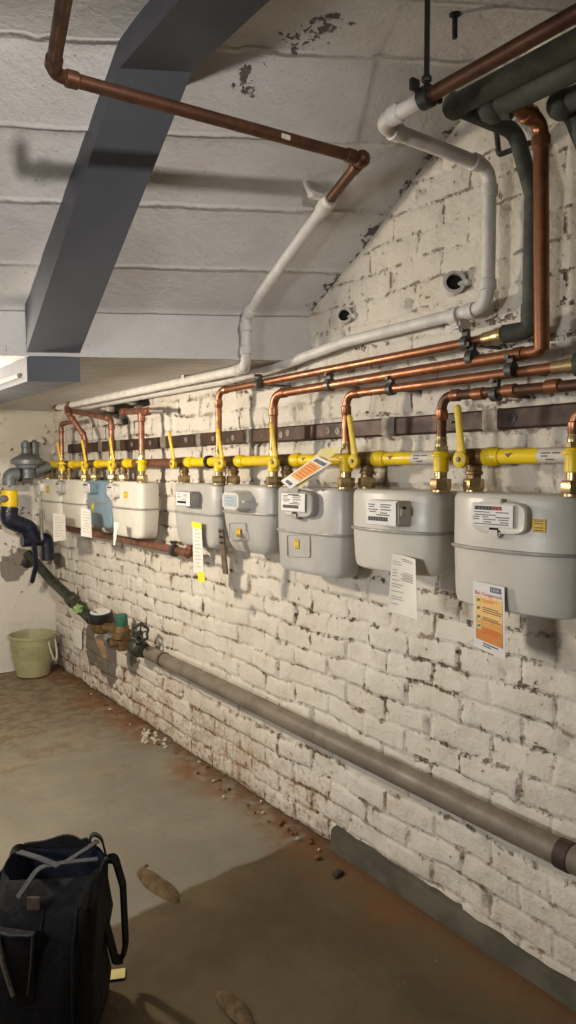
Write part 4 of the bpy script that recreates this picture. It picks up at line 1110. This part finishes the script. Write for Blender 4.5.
# leaflet leaning on top of M3
sh = Sheet(onX(283, 480, 1.19), onX(331, 446, 1.225), onX(296, 487, 1.17), onX(341, 447.5, 1.222), (-.5, -.3, .8), .004, 0)
sh = Sheet(onX(281, 481, 1.19), onX(290, 489, 1.178), onX(317, 456, 1.205), onX(332, 463, 1.200), (-.6, -.3, .7), .0, 0)
t = tag(bpy.data.objects.new('leaflet', None), 'orange and cream leaflet lying slanted on top of the tall meter', 'leaflet')
COL.objects.link(t); t.location = sh.pt(.5, .2); t['_base'] = tuple(sh.pt(.5, .2))
sh.body(4, 6).build('front_sheet', M['paper'], t)
s2 = Sheet(onX(291, 484, 1.192), onX(301, 488.5, 1.188), onX(321, 449, 1.222), onX(341, 447, 1.220), (-.6, -.3, .7), .0, 0)
s2.body(4, 6).build('back_sheet', M['paper_y'], t)
mb = MB(); sh.patch(mb, .1, .26, .9, .80); mb.build('colour_band', M['orange'], t)
mb = MB(); sh.patch(mb, .15, .84, .9, .93); sh.patch(mb, .25, .05, .8, .13); mb.build('logo_box', M['logo'], t)
mb = MB()
for v0 in (.34, .42, .5, .58, .66, .72): sh.patch(mb, .22, v0, .8, v0 + .02, .0009)
mb.build('printed_text', M['orange_text'], t)

# ================================================================== bucket
bc = onZ(34, 672, .0); bc = V((1.180, 4.0, 0.0))
t = thing('bucket', 'pale green-yellow plastic bucket standing on the floor in the back corner', 'bucket', tuple(bc))
hb, r0, r1 = .228, .088, .121
prof = [(.0, r0 - .006), (.004, r0), (hb * .45, r0 + (r1 - r0) * .45), (hb - .016, r1 - .003), (hb - .014, r1 + .006), (hb - .002, r1 + .007), (hb, r1 + .003), (hb - .002, r1 - .004), (hb * .5, (r0 + r1) / 2 - .003), (.008, r0 - .005), (.006, .001)]
MB().lathe(bc + V((0, 0, .003)), (0, 0, 1), prof, 36).build('body', M['bucket'], t)
rb = MB()
for i in range(44):
    a = 2 * PI * i / 44
    for (h0, h1) in ((.10, .135), (.145, .18)):
        q = lambda hh: bc + V((math.cos(a) * (r0 + (r1 - r0) * hh / hb + .0012), math.sin(a) * (r0 + (r1 - r0) * hh / hb + .0012), hh))
        rb.tube([q(h0), q(h1)], .0022, 6)
rb.build('ribs', M['bucket'], t)
hd = MB(); pts = []
for i in range(13):
    a = PI * i / 12
    pts.append(bc + V((math.cos(a) * .0 + .128 + .012 * math.sin(a), .0, 0)) + V((0, math.cos(a) * .10 * 0, 0)) + V((.0, 0, .205 - .115 * math.sin(a))))
ex = V((.62, -.78, 0)).normalized(); ey = V((.78, .62, 0))
pts = [bc + ex * (.122 + .022 * math.sin(PI * i / 14)) + ey * (.03 * math.cos(PI * i / 14)) * (-1) + V((0, 0, .20 - .11 * math.sin(PI * i / 14))) for i in range(15)]
hd.tube(pts, .0055, 8); hd.build('handle', M['bucket_handle'], t)

# ================================================================== tool bag
cr, cf = V((.807, -.591, 0)), V((.591, .807, 0))
bcen = cf * 1.43 + cr * -.490
t = thing('tool_bag', 'open black cloth tool bag with long handles standing on the floor at the lower left', 'bag', (bcen.x, bcen.y, 0))
def bag_ring(z, hu, hv, e=4.5, n=56, wob=0., lift=None, off=0.):
    out = []
    for k in range(n):
        a = 2 * PI * k / n; c, s_ = math.cos(a), math.sin(a)
        u = math.copysign(abs(c) ** (2 / e), c) * hu; v = math.copysign(abs(s_) ** (2 / e), s_) * hv
        w1 = wob * noise.noise(V((c * 2.3, s_ * 2.3, z * 14)))
        zz = z + (lift(a) if lift else 0)
        out.append(bcen + cr * (u * (1 + w1)) + cf * (v * (1 + w1)) + V((0, 0, zz * 1.06)) + cf * off)
    return out
lift = lambda a: .018 * math.sin(a) + .010 * math.cos(2 * a + .6) + .014 * math.exp(-((a - 1.15) / .3) ** 2) - .012 * math.exp(-((a - .55) / .35) ** 2) + .020 * math.exp(-((a - 4.7) / .9) ** 2)
bd = MB()
rings = [bag_ring(.002, .100, .088), bag_ring(.008, .106, .094), bag_ring(.05, .109, .097, wob=.06), bag_ring(.12, .106, .094, wob=.12), bag_ring(.19, .106, .088, wob=.14, off=.004), bag_ring(.245, .105, .074, wob=.12, off=.018), bag_ring(.280, .104, .046, wob=.08, lift=lift, off=.046),
         bag_ring(.282, .101, .043, wob=.08, lift=lift, off=.046)]
bd.loft(rings, cap=False); bd.add(rings[0], [tuple(range(56))])
bd.build('body', M['cloth'], t)
ln = MB(); rr = [bag_ring(.2805, .1005, .0425, wob=.08, lift=lift, off=.046), bag_ring(.24, .098, .066, wob=.10, off=.018), bag_ring(.17, .096, .078, wob=.1), bag_ring(.155, .06, .05)]
ln.loft(rr, cap=False); ln.add(rr[-1], [tuple(range(56))]); ln.build('lining', M['cloth_in'], t)
# back flap standing above the rim
fl = MB(); P = lambda u, v, z: bcen + cr * u + cf * v + V((0, 0, z * 1.06))
rg = []
for i in range(13):
    s_ = -1 + 2 * i / 12
    u = .075 * s_ - .015; z1 = .312 + .006 * math.sin(s_ * 4) - .020 * s_ * s_ + (.012 if s_ > .8 else 0)
    rg.append([P(u, .096, .24), P(u, .104, z1), P(u + .001, .098, z1), P(u, .089, .24)])
fl.loft(rg); fl.build('back_flap', M['cloth'], t)
# crossing straps over the mouth
def strap(pts, w, th, mat, name='strap', side=None):
    mb = MB(); pts = fillet(pts, .03); rings = []
    for i, p in enumerate(pts):
        d = (pts[min(i + 1, len(pts) - 1)] - pts[max(i - 1, 0)]).normalized()
        sd = V(side) if side is not None else V((0, 0, 1)).cross(d); sd = (sd - d * sd.dot(d)).normalized(); n_ = d.cross(sd)
        rings.append([p + sd * w / 2 + n_ * th / 2, p - sd * w / 2 + n_ * th / 2, p - sd * w / 2 - n_ * th / 2, p + sd * w / 2 - n_ * th / 2])
    mb.loft(rings); return mb.build(name, mat, t)
strap([P(-.085, .06, .300), P(-.03, .025, .306), P(.02, .0, .302)], .014, .003, M['web'], 'cross_strap')
strap([P(-.050, -.040, .262), P(-.02, -.004, .302), P(.03, .015, .302), P(.090, .035, .298)], .014, .003, M['web'], 'cross_strap')
strap([P(.02, .035, .290), P(.06, .07, .303), P(.075, .094, .306)], .012, .003, M['web'], 'cross_strap')
# handles
strap([P(.098, .01, .262), P(.106, .03, .296), P(.120, .06, .290), P(.132, .08, .22), P(.134, .09, .09), P(.127, .09, .055), P(.118, .06, .075), P(.108, .02, .18)], .020, .005, M['cloth'], 'handle', side=(.8, .6, 0))
strap([P(.045, .094, .27), P(.06, .104, .318), P(.082, .100, .310), P(.098, .085, .265)], .014, .004, M['cloth'], 'handle', side=(.3, .9, 0))
strap([P(-.06, .090, .26), P(-.092, .08, .310), P(-.112, .03, .27), P(-.113, -.02, .16)], .018, .004, M['cloth'], 'handle', side=(.5, .5, .3))
# right collar fold and front pocket with pale piping
pk = MB(); rg = []
for i in range(9):
    s_ = i / 8; u = -.075 + .075 * s_
    rg.append([P(u, -.098 - .006 * math.sin(PI * s_), .10), P(u, -.100 - .008 * math.sin(PI * s_), .235 - .01 * s_), P(u, -.085, .235 - .01 * s_), P(u, -.085, .10)])
pk.loft(rg); pk.build('front_pocket', M['cloth'], t)
pp_ = MB(); pp_.tube([P(-.076, -.100, .236), P(-.040, -.110, .232), P(.0, -.101, .226), P(-.004, -.101, .17), P(-.012, -.100, .115)], .0022, 8, .004); pp_.build('piping', M['web'], t)
pc_ = MB(); pc_.tube([P(-.062, -.110, .228), P(-.052, -.114, .18), P(-.036, -.110, .12)], .004, 8); pc_.build('cord', M['cord'], t)
for su in (.006, .072):
    MB().tube([P(su, -.050, .250), P(su, -.086, .19), P(su, -.093, .12), P(su, -.095, .03)], .003, 6).build('seam', M['cloth'], t)
mb = MB(); mb.box(P(-.012, -.058, .262), (.026, .004, .026), .001, Matrix.Rotation(R(-36), 3, 'Z')); mb.build('leather_patch', M['strap_brown'], t)
# paper label lying on the floor at the handle
c = onZ(116, 975, .004)
mb = MB(); mb.box(c + V((0, 0, .002)), (.040, .032, .0012), 0, Matrix.Rotation(R(-25), 3, 'Z'))
lb = tag(mb.build('paper_tag', M['paper_y'], base=c), 'small pale paper tag on the floor under the bag handle', 'tag')

# ================================================================== debris on the floor
def clump2(name, p0, p1, W_, Hh, mat, lab, cat):
    a, b = onZ(*p0, 0), onZ(*p1, 0); d = b - a
    return clump(name, (p0[0] + p1[0]) / 2, (p0[1] + p1[1]) / 2, d.length / 2, W_, Hh, math.atan2(d.y, d.x), mat, lab, cat)
def clump(name, px, py, L_, W_, Hh, ang, mat, lab, cat, group=None):
    c = onZ(px, py, 0); mb = MB(); n = 26; rings = []
    ca, sa = math.cos(ang), math.sin(ang)
    for (s_, h) in ((1, -.002), (.97, .3), (.8, .75), (.5, 1.), (.15, 1.05)):
        ring = []
        for k in range(n):
            a = 2 * PI * k / n; rr_ = 1 + .22 * noise.noise(V((math.cos(a) * 1.6 + px, math.sin(a) * 1.6, 2))) + .10 * noise.noise(V((math.cos(a) * 5 + px, math.sin(a) * 5, 4)))
            x, y = math.cos(a) * L_ * s_ * rr_, math.sin(a) * W_ * s_ * rr_
            ring.append(c + V((x * ca - y * sa, x * sa + y * ca, max(-.004, h * Hh * (1 + .35 * noise.noise(V((x * 60, y * 60, px))))))))
        rings.append(ring)
    mb.loft(rings, cap=True)
    return tag(mb.build(name, mat, base=c), lab, cat, group)
clump2('dirt_clump', (138, 869), (179, 903), .030, .010, M['dirt'], 'long brown clump of soil on the grey floor right of the bag', 'dirt')
clump2('dirt_clump', (219, 990), (252, 1028), .022, .005, M['dirt'], 'flat brown smear of soil on the bare floor at the bottom edge', 'dirt')
clump('dirt_clump', 338, 874, .022, .014, .006, R(20), M['moss'], 'dark crumbly clump beside the start of the cement skirting', 'dirt')
clump('dirt_clump', 146, 866, .008, .006, .004, 0, M['dirt'], 'small brown crumb just left of the long soil clump', 'dirt')
random.seed(11)
for i in range(26):
    px = random.uniform(142, 166); py = 735 + (px - 142) * .22 + random.uniform(-6, 7)
    clump('paint_flake', px, py, random.uniform(.006, .016), random.uniform(.004, .010), random.uniform(.004, .010), random.uniform(0, 3), M['flake'],
          'white paint flake in the small heap at the wall foot below the long pipe', 'paint flake', 'paint flakes in the small heap')
for i in range(40):
    s_ = random.random(); px = 95 + 235 * s_ + random.uniform(-14, 2); py = 690 + 168 * s_ + random.uniform(-6, 6)
    clump('rubble_crumb', px, py, random.uniform(.004, .010), random.uniform(.003, .007), random.uniform(.003, .007), random.uniform(0, 3), M['crumb'] if i % 4 else M['flake'],
          'small crumb of brick or paint along the foot of the brick wall', 'crumb', 'crumbs along the wall foot')

# ================================================================== LIGHT
def area(name, loc, target, size, power, col, size_y=None):
    l = bpy.data.lights.new(name, 'AREA'); l.energy = power; l.color = col; l.size = size
    if size_y: l.shape = 'RECTANGLE'; l.size_y = size_y
    else: l.shape = 'DISK'
    o = bpy.data.objects.new(name, l); COL.objects.link(o); o.location = loc
    o.rotation_euler = (V(target) - V(loc)).to_track_quat('-Z', 'Y').to_euler()
    return o
def point(name, loc, rad, power, col):
    l = bpy.data.lights.new(name, 'POINT'); l.energy = power; l.color = col; l.shadow_soft_size = rad
    o = bpy.data.objects.new(name, l); COL.objects.link(o); o.location = loc; return o
def spot(name, loc, target, rad, power, col, ang, blend):
    l = bpy.data.lights.new(name, 'SPOT'); l.energy = power; l.color = col; l.shadow_soft_size = rad; l.spot_size = R(ang); l.spot_blend = blend
    o = bpy.data.objects.new(name, l); COL.objects.link(o); o.location = loc
    o.rotation_euler = (V(target) - V(loc)).to_track_quat('-Z', 'Y').to_euler(); return o
spot('ceiling_lamp', (.22, 2.50, 1.28), (1.36, 2.45, .45), .05, 58, (1, .87, .70), 174, .25)
spot('passage_lamp', (.0, -1.0, 1.72), (.05, 1.75, 1.66), .05, 255, (1, .94, .90), 62, 1.)
area('cellar_window', (-1.4, 1.9, 1.0), (.9, 2.4, .5), .7, 7, (.82, .89, 1))
spot('meter_front_fill', (-1.2, 1.1, 1.12), (1.3, 1.05, .85), .15, 75, (1, .97, .92), 62, 1.)  # added fill spot without a source, brightens the meter fronts
area('slab_fill', (.12, 3.0, .40), (.95, 3.0, 1.46), .35, 2.0, (1, .93, .80))  # added upward fill with no fixture, lifts the underside of the slab
w = bpy.data.worlds.new('world'); SC.world = w; w.use_nodes = True
w.node_tree.nodes['Background'].inputs[0].default_value = (.9, .93, 1, 1); w.node_tree.nodes['Background'].inputs[1].default_value = .02

vs_ = SC.view_settings
vs_.view_transform = 'Standard'; vs_.look = 'None'; vs_.gamma = 1; vs_.use_curve_mapping = False; vs_.exposure = 0.0
for o in bpy.data.objects:
    if '_base' in o: del o['_base']
